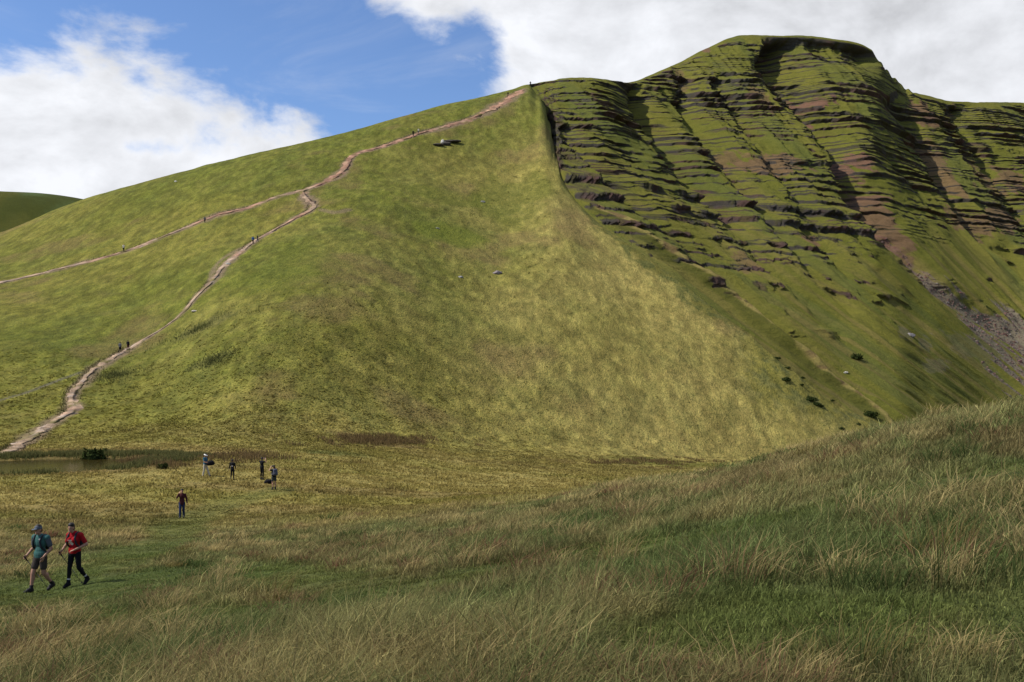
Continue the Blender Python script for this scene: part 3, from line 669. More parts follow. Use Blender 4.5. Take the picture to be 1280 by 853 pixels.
# ------------------------------------------------------------------ rocks, rubble, shrubs
def rock(name, loc, size, seed, mat, label, cat='rock', group=None, squash=(1, 1, .7), col=None, rz=0.0):
    bm = bmesh.new(); bmesh.ops.create_icosphere(bm, subdivisions=4, radius=1.0)
    r = np.random.default_rng(seed); planes = r.normal(0, 1, (11, 3)); planes /= np.linalg.norm(planes, axis=1, keepdims=True)
    for v in bm.verts:
        d = np.array(v.co); k = planes @ d; lim = r.uniform(.55, .56)
        sc_ = min(1.0, .72 / max(k.max(), .3)) ; n_ = .06 * float(fbm(np.array([d[0] * 3 + seed]), np.array([d[1] * 3 + d[2] * 5]), 3, seed)[0])
        v.co = Vector(d * (sc_ + n_))
    for v in bm.verts: v.co = Vector((v.co.x * size * squash[0], v.co.y * size * squash[1], v.co.z * size * squash[2]))
    me = bpy.data.meshes.new(name); bm.to_mesh(me); bm.free()
    at = me.attributes.new('col', 'FLOAT_COLOR', 'POINT'); c4 = np.ones((len(me.vertices), 4), np.float32); c4[:, :3] = GREYST if col is None else col
    at.data.foreach_set('color', c4.ravel())
    me.materials.append(mat); ob = bpy.data.objects.new(name, me); COL.objects.link(ob)
    ob.location = loc; ob.rotation_euler = (0, 0, rz)
    return finish(ob, label, cat, group)
OUT = [(548.5, 182.5, 1.5, (1.7, 1, .45), ROCK * 1.2, 'dark slab of rock at the left end of the outcrop on the upper grass'),
       (553.2, 178.6, 1.05, (.8, .8, 1.0), A(.50, .47, .42), 'pale upright boulder on top of the dark rocks on the upper grass'),
       (557.5, 181.3, 1.5, (1.5, 1, .6), ROCK, 'dark blocky boulder in front of the pale upright one'),
       (563.5, 178, 1.9, (2.2, 1, .35), ROCK * .9, 'long flat dark slab at the right end of the outcrop'),
       (556.5, 179.3, .55, (1, 1, .8), A(.40, .38, .35), 'small pale stone wedged right of the pale upright boulder')]
for i, (u, v, sz, sq, cc, lb) in enumerate(OUT):
    p = unproj(u, v, 200); rock('boulder', p + Vector((0, 0, .12 * sz)), sz * .85, 40 + i, M_STONE, lb, group='outcrop on the upper grass', squash=sq, col=cc)
for i, (u, v, sz, cc, lb) in enumerate([(622, 342, 1.0, A(.20, .17, .17), 'grey purple boulder alone in the middle of the broad grassy face'), (576, 347, .5, A(.26, .25, .24), 'small grey stone left of the boulder on the broad face'),
                                        (547, 286, .45, A(.35, .33, .30), 'small pale stone beside the bright green patch below the outcrop'), (604, 253, .6, A(.33, .31, .28), 'flat pale stone below and right of the dark outcrop'),
                                        (220, 227.5, .5, A(.45, .43, .40), 'small white stone just under the left skyline'), (285, 331, .55, A(.42, .38, .33), 'pale stone at the edge of the lower path bend'), (243, 390, .45, A(.42, .38, .33), 'small pale stone on the lower path verge above the dark rushes')]):
    p = unproj(u, v, 150); rock('boulder', p + Vector((0, 0, .1 * sz)), sz, 60 + i, M_STONE, lb, squash=(1.2, 1, .6), col=cc)
for i, (u, v, sz, cc, lb) in enumerate([(1057, 465, .5, A(.40, .38, .34), 'white boulder on the lower escarpment just above the rib'), (1139, 418, 1.0, A(.24, .22, .22), 'largest grey boulder of the block field below the gully')]):
    p = on_mountain(u, v); rock('boulder', p + Vector((0, 0, .1 * sz)), sz, 80 + i, M_STONE, lb, squash=(1.2, 1, .75), col=cc)
# rubble of the scree, far too many stones to count
cand = np.argwhere((grey[:, :] > .5) & (PV < 520) & (PU < 1330) & (PU > 1080))
sel = cand[rng.integers(0, len(cand), 2600)]
cube = np.array([(-1, -1, -1), (1, -1, -1), (1, 1, -1), (-1, 1, -1), (-1, -1, 1), (1, -1, 1), (1, 1, 1), (-1, 1, 1)], float)
cf = np.array([(0, 3, 2, 1), (4, 5, 6, 7), (0, 1, 5, 4), (1, 2, 6, 5), (2, 3, 7, 6), (3, 0, 4, 7)])
ctr = P3[sel[:, 0], sel[:, 1]]; n = len(ctr); sz = np.exp(rng.normal(-1.0, .45, n)) * .5
V = cube[None] * rng.uniform(.55, 1.1, (n, 8, 3)) * sz[:, None, None] * np.array([1, .9, .6]); an = rng.uniform(0, 6.28, n)
Vr = V.copy(); Vr[..., 0] = V[..., 0] * np.cos(an)[:, None] - V[..., 1] * np.sin(an)[:, None]; Vr[..., 1] = V[..., 0] * np.sin(an)[:, None] + V[..., 1] * np.cos(an)[:, None]
Vr += ctr[:, None] + np.array([0, 0, .05]); cc = lerp(GREYST * .85, SCREE * .8, rng.random((n, 1))) * rng.uniform(.6, 1.35, (n, 1))
scr = mesh_np('scree', Vr.reshape(-1, 3), (np.arange(n)[:, None, None] * 8 + cf[None]).reshape(-1, 4), M_STONE, np.repeat(cc, 8, 0), smooth=False)
finish(scr, 'grey and purple stones spilling down the main gully', 'scree', kind='stuff')

M_LEAF = blade_mat('heather leaves', .2)
def shrub(loc, w, h, seed, label, cb, group=None):
    r = np.random.default_rng(seed); n = 420
    d = r.normal(0, 1, (n, 3)); d /= np.linalg.norm(d, axis=1, keepdims=True); d[:, 2] = np.abs(d[:, 2])
    rad = r.uniform(.35, 1, n) ** .6 * (1 + .35 * np.sin(d[:, 0] * 5 + seed) * np.cos(d[:, 1] * 4))
    c = d * rad[:, None] * np.array([w, w * .8, h]); t1 = r.normal(0, 1, (n, 3)); t1 /= np.linalg.norm(t1, axis=1, keepdims=True); t2 = np.cross(t1, d + .01); t2 /= np.linalg.norm(t2, axis=1, keepdims=True)
    ls = .16 * w * r.uniform(.6, 1.4, (n, 1))
    V = np.stack([c - t1 * ls, c + t2 * ls * .5, c + t1 * ls, c - t2 * ls * .5], 1)
    col = np.repeat(cb * r.uniform(.6, 1.5, (n, 1)), 4, 0)
    root = bpy.data.objects.new('heather_bush', None); COL.objects.link(root); root.location = loc
    ob = mesh_np('foliage', V.reshape(-1, 3), np.arange(n * 4).reshape(n, 4), M_LEAF, col, parent=root)
    bm = bmesh.new()
    for i in range(5):
        a_ = i * 1.3 + seed; bmesh.ops.create_cone(bm, segments=6, radius1=.06 * w, radius2=.02 * w, depth=h * .9, matrix=Matrix.Translation((.2 * w * math.cos(a_), .2 * w * math.sin(a_), h * .35)) @ Matrix.Rotation(.4, 4, (math.sin(a_), -math.cos(a_), 0)))
    me = bpy.data.meshes.new('stems'); bm.to_mesh(me); bm.free(); me.materials.append(M_STEM); o2 = bpy.data.objects.new('stems', me); COL.objects.link(o2); o2.parent = root
    return finish(root, label, 'shrub', group)
M_STEM = plain('woody stems', (.05, .035, .02), .9)
SHR = [(972, 437, 1.0), (985, 461, .9), (983, 476, 1.5), (1003, 468, .9), (1013, 501, 1.9), (1020, 507, 1.3), (1026, 509, .9), (1002, 482, .8), (1040, 483, .8), (1073, 531, .8), (1052, 537, .9)]
for i, (u, v, w) in enumerate(SHR):
    shrub(unproj(u, v, 150), w * .7, w * .42, 300 + i, 'small dark bush on the rough strip right of the broad face', DGREEN * .6, 'bushes on the rough strip')
for i, (u, v, w, lb) in enumerate([(1088, 519, 1.6, 'largest dark bush, low on the rib near the bank'), (1069, 447, 1.6, 'dark bush on the lower escarpment above the rib')]):
    shrub(on_mountain(u, v), w, w * .7, 330 + i, lb, DGREEN * .55)
shrub(unproj(117, 575, 70), 1.3, 1.1, 350, 'large dark green clump of rushes at the right end of the pond', DGREEN * .6)
shrub(unproj(204, 586, 70), .5, .45, 351, 'round dark bush in the grass right of the pond', DGREEN * .55)

# ------------------------------------------------------------------ people
def mat_of(name, c, **k): return plain(name, c, **k)
SKIN = plain('skin', (.36, .19, .125), .6, .3, .12, 30); HAIRD = plain('dark hair', (.012, .009, .007), .6, .3, .4, 60)
BLACK = plain('black cloth', (.010, .010, .012), .9, .1, .4, 25); SHOE = plain('dark boot leather', (.014, .012, .012), .7, .3, .3, 30); SOCK = plain('white sock wool', (.55, .52, .48), .95, .1, .15, 60)
TEAL = plain('teal shirt cloth', (.045, .115, .105), .9, .1, .25, 14, .3); GREYSL = plain('grey sleeve cloth', (.07, .085, .095), .9, .1, .2, 20); SHORTS = plain('brown grey shorts cloth', (.055, .045, .038), .9, .1, .25, 18, .3)
RED = plain('red shirt cloth', (.30, .010, .014), .9, .1, .3, 14, .3); CAPM = plain('grey cap cloth', (.10, .115, .14), .9, .1, .2, 40); PACK = plain('navy pack nylon', (.012, .015, .022), .7, .3, .3, 20, .3)
WHITE = plain('white print', (.70, .62, .60), .8, .2, .15, 40); MAROON = plain('maroon jacket cloth', (.055, .012, .014), .85, .2, .3, 14, .3); JEANS = plain('blue jeans', (.018, .030, .075), .9, .1, .35, 20, .2)
HATW = plain('white sunhat cloth', (.75, .72, .66), .9, .1, .1, 40); BLUSH = plain('blue teal shirt', (.035, .10, .15), .9, .1, .2, 20); CREAM = plain('cream trousers', (.42, .38, .30), .9, .1, .15, 20, .2)
GREYPK = plain('slate rucksack nylon', (.055, .06, .085), .7, .3, .3, 20); BLUE = plain('bright blue jacket', (.02, .09, .28), .8, .2, .2, 20); GREYC = plain('grey jersey', (.10, .10, .11), .9, .1, .2, 20); PALE = plain('pale shirt', (.62, .58, .48), .9, .1, .1, 20)
METAL = plain('grey pole alloy', (.10, .10, .11), .4, .5, .1, 20, metallic=.6); EYE = plain('eye', (.02, .015, .012), .3, .5, .1, 20); LIP = plain('lips', (.26, .09, .075), .6, .3, .1, 20); CAMB = plain('camera black plastic', (.01, .01, .011), .5, .4, .2, 40)

def V3(*a): return Vector(a)
_SPH = {}
def _unit(seg, kind):
    if (seg, kind) not in _SPH:
        b_ = bmesh.new()
        if kind: bmesh.ops.create_cone(b_, cap_ends=True, segments=seg, radius1=1, radius2=1, depth=1)
        else: bmesh.ops.create_uvsphere(b_, u_segments=seg, v_segments=seg // 2 + 2, radius=1.0)
        b_.verts.ensure_lookup_table()
        _SPH[(seg, kind)] = (np.array([v.co[:] for v in b_.verts]), [tuple(v.index for v in f.verts) for f in b_.faces]); b_.free()
    return _SPH[(seg, kind)]
class Shell:
    """collects closed pieces and hands them over as one mesh"""
    def __init__(self): self.V, self.F, self.n = [], [], 0
    def add(self, V, Fc):
        self.V.append(V); self.F += [tuple(i + self.n for i in f) for f in Fc]; self.n += len(V)
    def mesh(self, name):
        me = bpy.data.meshes.new(name); me.from_pydata(np.concatenate(self.V).tolist(), [], self.F); return me
def add_ell(bm, c, r, rot=None, seg=16):
    V, Fc = _unit(seg, 0); V = V * np.array(r)
    if rot is not None: V = V @ np.array(rot.to_matrix()).T
    bm.add(V + np.array(c), Fc)
def add_cap(bm, a, ra, b, rb, seg=14):
    a, b = Vector(a), Vector(b); d = b - a
    add_ell(bm, a, (ra,) * 3, seg=seg); add_ell(bm, b, (rb,) * 3, seg=seg)
    if d.length > 1e-4:
        V, Fc = _unit(seg, 1); k = np.where(V[:, 2:] < 0, ra, rb); W = np.concatenate([V[:, :2] * k, V[:, 2:] * d.length], 1)
        bm.add(W @ np.array(d.to_track_quat('Z', 'Y').to_matrix()).T + np.array((a + b) / 2), Fc)
def blob(name, fill, mat, parent, voxel, smooth=4):
    bm = Shell(); fill(bm); me = bm.mesh(name)
    ob = bpy.data.objects.new(name, me); COL.objects.link(ob)
    md = ob.modifiers.new('r', 'REMESH'); md.mode = 'VOXEL'; md.voxel_size = voxel; md.use_smooth_shade = True
    if smooth: sm = ob.modifiers.new('s', 'SMOOTH'); sm.iterations = smooth; sm.factor = .5
    dg = bpy.context.evaluated_depsgraph_get(); new = bpy.data.meshes.new_from_object(ob.evaluated_get(dg))
    ob.modifiers.clear(); ob.data = new; new.name = name; bpy.data.meshes.remove(me)
    new.materials.clear(); new.materials.append(mat); new.polygons.foreach_set('use_smooth', [True] * len(new.polygons)); ob.parent = parent
    return ob
def raw(name, fill, mat, parent):
    bm = Shell(); fill(bm); me = bm.mesh(name); me.polygons.foreach_set('use_smooth', [True] * len(me.polygons)); me.materials.append(mat)
    ob = bpy.data.objects.new(name, me); COL.objects.link(ob); ob.parent = parent
    return ob

BASE = dict(head=V3(0, -.03, 1.635), neck=V3(0, .0, 1.47), chest=V3(0, .01, 1.29), waist=V3(0, 0, 1.10), pelvis=V3(0, 0, .95),
            shR=V3(-.185, .01, 1.42), shL=V3(.185, .01, 1.42), elR=V3(-.25, .04, 1.15), elL=V3(.25, .04, 1.15), wrR=V3(-.26, -.06, .91), wrL=V3(.26, -.06, .91),
            hpR=V3(-.09, 0, .92), hpL=V3(.09, 0, .92), knR=V3(-.10, -.03, .50), knL=V3(.10, -.03, .50), anR=V3(-.10, .03, .09), anL=V3(.10, .03, .09), toeR=V3(-.12, -.17, .035), toeL=V3(.12, -.17, .035),
            pnR=V3(1, 0, 0), pnL=V3(-1, 0, 0), curl=.45, look=0.0)
def hand(bm, wr, d, pn, curl, k, left):
    d = d.normalized(); pn = (pn - d * pn.dot(d)).normalized(); side = d.cross(pn).normalized()
    if (left): side = -side            # thumb side
    c = wr + d * .045
    add_ell(bm, c, (.040 * k, .016 * k, .050 * k), rot=Matrix((side, pn, d)).transposed().to_quaternion(), seg=12)
    for i, ln in enumerate((.072, .080, .074, .058)):
        p = wr + d * .085 + side * (.030 - .020 * i); a = 0.0; r_ = .0095 * k
        for sgm, f in ((.45, .6), (.33, 1.0), (.27, .9)):
            a += curl * f; dd = d * math.cos(a) + pn * math.sin(a); q_ = p + dd * ln * sgm; add_cap(bm, p, r_, q_, r_ * .9, 8); p = q_; r_ *= .92
    p = wr + d * .025 + side * .032; dd = (d * .7 + side * .6 + pn * .3).normalized(); q_ = p + dd * .038; add_cap(bm, p, .013 * k, q_, .011 * k, 8); q2 = q_ + (d * .8 + pn * .45 * (1 + curl) - side * .15).normalized() * .030; add_cap(bm, q_, .011 * k, q2, .009 * k, 8)

def person(pos, yaw, label, J=None, scale=1.0, vox=.014, build=1.0, top=None, sleeve=.5, sleeve_mat=None, legs=None, leg_to='ankle', hair='short', hat=None, shoe=SHOE, sock=None, face=False, group=None, jacket=False, pack=None, bust=False, hairm=None):
    j = dict(BASE); j.update(J or {})
    root = bpy.data.objects.new('person', None); COL.objects.link(root); root.location = pos; root.rotation_euler = (0, 0, yaw); root.scale = (scale,) * 3
    finish(root, label, 'person', group)
    hq = Matrix.Rotation(j['look'], 3, 'Z').to_quaternion(); H = j['head']; b_ = build
    tilt = j.get('nod', 0.0); hq = hq @ Matrix.Rotation(tilt, 3, 'X').to_quaternion()
    def hp_(x, y, z): return H + hq @ V3(x, y, z)
    def torso(bm, e):
        add_ell(bm, j['chest'] + V3(0, 0, .03), (.165 * b_ + e, .105 * b_ + e, .20 + e)); add_ell(bm, (j['waist'] + j['pelvis']) / 2 + V3(0, 0, .03), (.140 * b_ + e, .098 * b_ + e, .20 + e * .5)); add_ell(bm, j['pelvis'], (.160 * b_ + e, .112 * b_ + e, .125))
        add_cap(bm, j['shR'], .062 * b_ + e, j['shL'], .062 * b_ + e); add_cap(bm, j['neck'] - V3(0, 0, .06), .075 + e * .5, j['neck'], .052 + e * .2)
        if bust: add_ell(bm, j['chest'] + V3(-.075, -.085, .0), (.07 + e,) * 3); add_ell(bm, j['chest'] + V3(.075, -.085, .0), (.07 + e,) * 3)
    def body(bm):
        torso(bm, 0); add_cap(bm, j['neck'], .052, hp_(0, .01, -.06), .050)
        add_ell(bm, H + hq @ V3(0, .008, .02), (.074, .093, .108), hq); add_ell(bm, hp_(0, -.028, -.055), (.054, .058, .062), hq)
        add_cap(bm, hp_(0, -.085, .015), .010, hp_(0, -.103, -.022), .014, 8); add_cap(bm, hp_(0, -.085, -.105 + .02), .016, hp_(0, -.08, -.092), .018, 8)
        for sx in (-1, 1): add_ell(bm, hp_(.074 * sx, .012, .0), (.012, .022, .032), hq, 10)
        for sd, lf in (('R', 0), ('L', 1)):
            sh, el, wr = j['sh' + sd], j['el' + sd], j['wr' + sd]
            add_cap(bm, sh, .052 * b_, el, .040 * b_); add_cap(bm, el, .040 * b_, wr, .027 * b_); mid = el.lerp(wr, .3); add_ell(bm, mid, (.044 * b_,) * 3)
            hand(bm, wr, j.get('hd' + sd, wr - el), j['pn' + sd], j.get('curl' + sd, j['curl']), 1.0 if vox < .012 else 1.25, lf)
            hp, kn, an, toe = j['hp' + sd], j['kn' + sd], j['an' + sd], j['toe' + sd]
            add_cap(bm, hp, .086 * b_, kn, .054 * b_); add_cap(bm, kn, .054 * b_, an, .036 * b_); toe = an.lerp(toe, .55); add_ell(bm, kn.lerp(an, .28) + V3(0, .018, 0), (.054 * b_, .054 * b_, .10)); add_cap(bm, an, .038, toe, .03)
            add_ell(bm, an + (an - toe).normalized() * .04 * V3(1, 1, 0).length * .5 - V3(0, 0, .03), (.036, .045, .04))
    blob('body', body, SKIN, root, vox, 3)
    hem = .80 if jacket else .90
    def shirt(bm):
        torso(bm, .016); add_ell(bm, V3(j['pelvis'].x, j['pelvis'].y, hem + .10), (.168 * b_ + .012, .120 * b_ + .012, .16))
    def sleeves(bm):
        for sd in 'RL':
            sh, el, wr = j['sh' + sd], j['el' + sd], j['wr' + sd]
            if sleeve <= .6: add_cap(bm, sh, .066 * b_, sh.lerp(el, sleeve * 1.2), .060 * b_)
            else: add_cap(bm, sh, .068 * b_, el, .056 * b_); add_cap(bm, el, .056 * b_, wr, .042)
    if sleeve_mat is None: blob('jacket' if jacket else 'shirt', lambda bm: (shirt(bm), sleeves(bm)), top, root, vox, 3)
    else:
        blob('shirt', shirt, top, root, vox, 3)
        blob('sleeve', lambda bm: sleeves_one(bm, j, 'R', sleeve, b_), sleeve_mat, root, vox, 3); blob('sleeve', lambda bm: sleeves_one(bm, j, 'L', sleeve, b_), sleeve_mat, root, vox, 3)
    def trousers(bm):
        add_ell(bm, j['pelvis'] - V3(0, 0, .02), (.166 * b_ + .004, .118 * b_ + .004, .13))
        for sd in 'RL':
            hp, kn, an = j['hp' + sd], j['kn' + sd], j['an' + sd]
            if leg_to == 'knee': add_cap(bm, hp, .098 * b_, hp.lerp(kn, .62), .086 * b_)
            elif leg_to == 'slim': add_cap(bm, hp, .094 * b_, kn, .060 * b_); add_cap(bm, kn, .060 * b_, an.lerp(kn, .12), .042); add_ell(bm, kn.lerp(an, .28) + V3(0, .018, 0), (.058 * b_, .058 * b_, .10))
            else: add_cap(bm, hp, .100 * b_, kn, .072 * b_); add_cap(bm, kn, .072 * b_, an, .062)
    blob('shorts' if leg_to == 'knee' else 'trousers', trousers, legs, root, vox, 3)
    for sd in 'RL':
        an, toe, kn = j['an' + sd], j['toe' + sd], j['kn' + sd]; back = V3(an.x - toe.x, an.y - toe.y, 0).normalized()
        def shoe_f(bm):
            tq = an.lerp(toe, .85); tq.z = toe.z; add_cap(bm, an - V3(0, 0, .025), .052, tq, .042); add_cap(bm, an + V3(0, 0, .02), .050, an.lerp(tq, .6) + V3(0, 0, .012), .044); add_cap(bm, an + back * .035 - V3(0, 0, .03), .044, tq, .040); add_cap(bm, an, .050, an + (kn - an).normalized() * .09, .051)
        blob('boot', shoe_f, shoe, root, vox, 2)
        if sock: blob('sock', lambda bm: add_cap(bm, an + (kn - an).normalized() * .05, .048, an + (kn - an).normalized() * .16, .046), sock, root, vox, 2)
    hm = hairm or HAIRD
    def hair_f(bm):
        add_ell(bm, H + hq @ V3(0, .014, .070), (.084, .094, .080), hq); add_ell(bm, H + hq @ V3(0, .045, .0), (.082, .070, .085), hq)
        if hair in ('tied', 'long'): add_ell(bm, hp_(0, .10, .02), (.05, .05, .055), hq)
        if hair == 'long': add_cap(bm, hp_(0, .08, .0), .06, hp_(0, .10, -.20), .04); 
    blob('hair', hair_f, hm, root, vox, 2)
    if hat:
        kind, hmat = hat
        def hat_f(bm):
            add_ell(bm, H + hq @ V3(0, .012, .062), (.088, .104, .080), hq)
            if kind == 'cap': add_ell(bm, H + hq @ V3(0, -.115, .048), (.070, .085, .012), hq)
            else: add_ell(bm, H + hq @ V3(0, 0, .045), (.165, .17, .016), hq)
        blob('cap' if kind == 'cap' else 'sun_hat', hat_f, hmat, root, min(vox, .012), 1)
    if face:
        for sx in (-1, 1): raw('eye', lambda bm: add_ell(bm, hp_(.030 * sx, -.082, .012), (.013, .008, .008), hq, 10), EYE, root)
        raw('mouth', lambda bm: add_ell(bm, hp_(0, -.086, -.052), (.022, .007, .006), hq, 10), LIP, root)
    root['_j'] = 0; del root['_j']
    return root, j
def sleeves_one(bm, j, sd, sleeve, b_):
    sh, el = j['sh' + sd], j['el' + sd]; add_cap(bm, sh, .070 * b_, sh.lerp(el, sleeve * 1.2), .064 * b_)
def world(root, p): return root.location + Matrix.Rotation(root.rotation_euler.z, 3, 'Z') @ (Vector(p) * root.scale[0])
def backpack(root, j, label, mat, size=(.135, .075, .20), vox=.012, straps=True):
    t = bpy.data.objects.new('backpack', None); COL.objects.link(t); t.location = root.location; t.rotation_euler = root.rotation_euler; t.scale = root.scale; finish(t, label, 'backpack')
    c = j['chest'] + V3(0, .115 + size[1], -.02)
    def f(bm): add_cap(bm, c + V3(-size[0] * .45, 0, -size[2] * .5), size[1], c + V3(-size[0] * .4, 0, size[2] * .55), size[1] * .85); add_cap(bm, c + V3(size[0] * .45, 0, -size[2] * .5), size[1], c + V3(size[0] * .4, 0, size[2] * .55), size[1] * .85); add_ell(bm, c, (size[0], size[1] * 1.05, size[2])); 
    blob('pack', f, mat, t, vox, 3)
    blob('pocket', lambda bm: add_ell(bm, c + V3(0, size[1] * .75, -size[2] * .35), (size[0] * .8, size[1] * .6, size[2] * .5)), mat, t, vox, 3)
    if straps:
        for sx, sd in ((-1, 'R'), (1, 'L')):
            pts = [j['chest'] + V3(.105 * sx, .13, .16), j['sh' + sd].lerp(j['neck'], .45) + V3(0, .03, .055), j['sh' + sd].lerp(j['neck'], .42) + V3(0, -.065, .03), j['chest'] + V3(.115 * sx, -.135, .06), j['chest'] + V3(.145 * sx, -.115, -.10), j['chest'] + V3(.16 * sx, .03, -.22)]
            def sf(bm):
                for a, b in zip(pts[:-1], pts[1:]): add_cap(bm, a, .027, b, .027, 8)
            blob('shoulder_strap', sf, mat, t, .010, 3)
    return t
def pole(root, j, sd, tip, label):
    wr, el = j['wr' + sd], j['el' + sd]; d = (j.get('hd' + sd, wr - el)).normalized(); pn = (j['pn' + sd] - d * j['pn' + sd].dot(d)).normalized()
    g = world(root, wr + d * .075 + pn * .022); tp = Vector(tip); ax = (g - tp).normalized(); top = g + ax * .05
    t = bpy.data.objects.new('trekking_pole', None); COL.objects.link(t); t.location = tp; finish(t, label, 'trekking pole')
    raw('shaft', lambda bm: (add_cap(bm, V3(0, 0, 0), .006, (g - tp) * .5, .008, 8), add_cap(bm, (g - tp) * .5, .009, g - tp, .010, 8)), METAL, t)
    raw('grip', lambda bm: add_cap(bm, g - tp - ax * .09, .017, top - tp, .019, 10), BLACK, t)
    raw('basket', lambda bm: add_ell(bm, ax * .06, (.035, .035, .008), ax.to_track_quat('Z', 'Y'), 12), BLACK, t)
    return t
def print_patch(root, part, x, z, rx, rz, mat, name, front=True):
    """a printed mark lying on the cloth, following its folds"""
    sh = [o for o in root.children if o.name.split('.')[0] == part][0]; me = sh.data
    bv = BVHTree.FromPolygons([v.co for v in me.vertices], [p.vertices[:] for p in me.polygons]); V, Fc = [], []
    sg = -1 if front else 1; nr, ns = 5, 20
    for i in range(nr + 1):
        for k in range(ns):
            a_ = k / ns * 6.283; px, pz = x + rx * i / nr * math.cos(a_), z + rz * i / nr * math.sin(a_)
            h = bv.ray_cast(Vector((px, sg * 1.0, pz)), Vector((0, -sg, 0)))[0]; V.append((px, (h.y if h else 0) + sg * .006, pz))
    for i in range(nr):
        for k in range(ns): Fc.append((i * ns + k, i * ns + (k + 1) % ns, (i + 1) * ns + (k + 1) % ns, (i + 1) * ns + k))
    me2 = bpy.data.meshes.new(name); me2.from_pydata(V, [], Fc); me2.materials.append(mat); ob = bpy.data.objects.new(name, me2); COL.objects.link(ob); ob.parent = root
    return ob
def at(u, Y): x = (u - CU) / F * Y; return V3(x, Y, hz(x, Y))

# the two walkers in front
R_ = math.radians
mp = at(50.5, 26.0)
man, mj = person(mp, R_(-24), 'man in a grey cap, teal shirt and dark shorts walking with a backpack', dict(
    shR=V3(-.21, .0, 1.42), shL=V3(.21, .03, 1.43), head=V3(-.01, -.06, 1.63), hpR=V3(-.095, 0, .93), hpL=V3(.095, 0, .93), knR=V3(-.10, -.15, .51), anR=V3(-.10, -.20, .10), toeR=V3(-.12, -.40, .06), knL=V3(.10, .02, .50), anL=V3(.10, .30, .17), toeL=V3(.10, .13, .055),
    elR=V3(-.30, .05, 1.14), wrR=V3(-.33, -.14, .96), elL=V3(.30, .08, 1.15), wrL=V3(.24, -.10, .96), hdR=V3(-.2, -.6, -.75), hdL=V3(-.12, -.35, -.9), pnR=V3(1, -.2, 0), curlR=1.0, curlL=.35, look=R_(4), nod=R_(6)), 1.0, .0075, 1.06,
    TEAL, .62 * .9, GREYSL, SHORTS, 'knee', 'short', ('cap', CAPM), face=True)
print_patch(man, 'shirt', .09, 1.40, .028, .014, WHITE, 'chest_emblem')
backpack(man, mj, 'dark backpack worn by the man in the teal shirt', PACK)
tw = world(man, (-.12, .38, 0)); tw.z = hz(tw.x, tw.y)
pole(man, mj, 'R', tw, 'dark trekking pole trailing from the hand of the man in shorts')
wp = at(93.5, 26.2)
woman, wj = person(wp, R_(-14), 'woman in a red shirt, black leggings and white socks walking beside the man', dict(
    head=V3(-.04, -.10, 1.60), neck=V3(-.01, -.04, 1.45), chest=V3(0, -.02, 1.28), shR=V3(-.175, -.01, 1.39), shL=V3(.185, .01, 1.40), hpR=V3(-.09, 0, .92), hpL=V3(.09, 0, .92), knR=V3(-.09, -.10, .50), anR=V3(-.10, -.13, .10), toeR=V3(-.11, -.31, .04), knL=V3(.13, .0, .51), anL=V3(.20, .26, .18), toeL=V3(.21, .10, .06),
    elR=V3(-.26, .0, 1.14), wrR=V3(-.29, -.17, .97), elL=V3(.33, .05, 1.15), wrL=V3(.13, -.19, 1.03), hdR=V3(-.1, -.75, -.6), hdL=V3(-.8, -.4, -.25), pnR=V3(1, -.2, 0), pnL=V3(0, .3, -1), curlR=1.0, curlL=.7, look=R_(8)), .97, .0075, .98,
    RED, .58, None, BLACK, 'slim', 'tied', None, BLACK, SOCK, face=True, bust=True)
print_patch(woman, 'shirt', -.01, 1.20, .058, .062, WHITE, 'shirt_print'); print_patch(woman, 'shirt', -.02, 1.28, .06, .009, WHITE, 'shirt_print')
backpack(woman, wj, 'navy backpack worn by the woman in the red shirt', PACK)
tw = world(woman, (-.02, .36, 0)); tw.z = hz(tw.x, tw.y)
pole(woman, wj, 'R', tw, 'dark trekking pole in the hand of the woman in red')

# the middle group
solo, sj = person(at(227.5, 60.5), R_(8), 'person in a maroon jacket and blue jeans raising a hand to the face', dict(wrR=V3(-.13, -.22, 1.50), elR=V3(-.27, -.14, 1.24), hdR=V3(.25, .05, .6), pnR=V3(.6, .8, 0), elL=V3(.26, .06, 1.15), wrL=V3(.30, -.02, .92), knR=V3(-.09, -.12, .50), anR=V3(-.09, -.12, .09), toeR=V3(-.10, -.31, .04), knL=V3(.09, .0, .50), anL=V3(.09, .16, .13), toeL=V3(.09, -.02, .04)), 1.0, .012, 1.0, MAROON, 1.0, None, JEANS, 'ankle', 'long', jacket=True)
hatp, hj = person(at(256.5, 81), R_(78), 'person in a white hat, blue shirt and cream trousers holding a dark bag', dict(wrR=V3(-.14, -.36, 1.10), elR=V3(-.25, -.08, 1.14), wrL=V3(.14, -.36, 1.10), elL=V3(.25, -.08, 1.14), knL=V3(.10, -.16, .50), anL=V3(.12, -.30, .10), toeL=V3(.12, -.48, .04), knR=V3(-.09, .05, .50), anR=V3(-.10, .14, .09), toeR=V3(-.10, -.05, .035), nod=R_(25)), 1.05, .014, 1.05, BLUSH, .5, None, CREAM, 'ankle', 'short', ('sun', HATW))
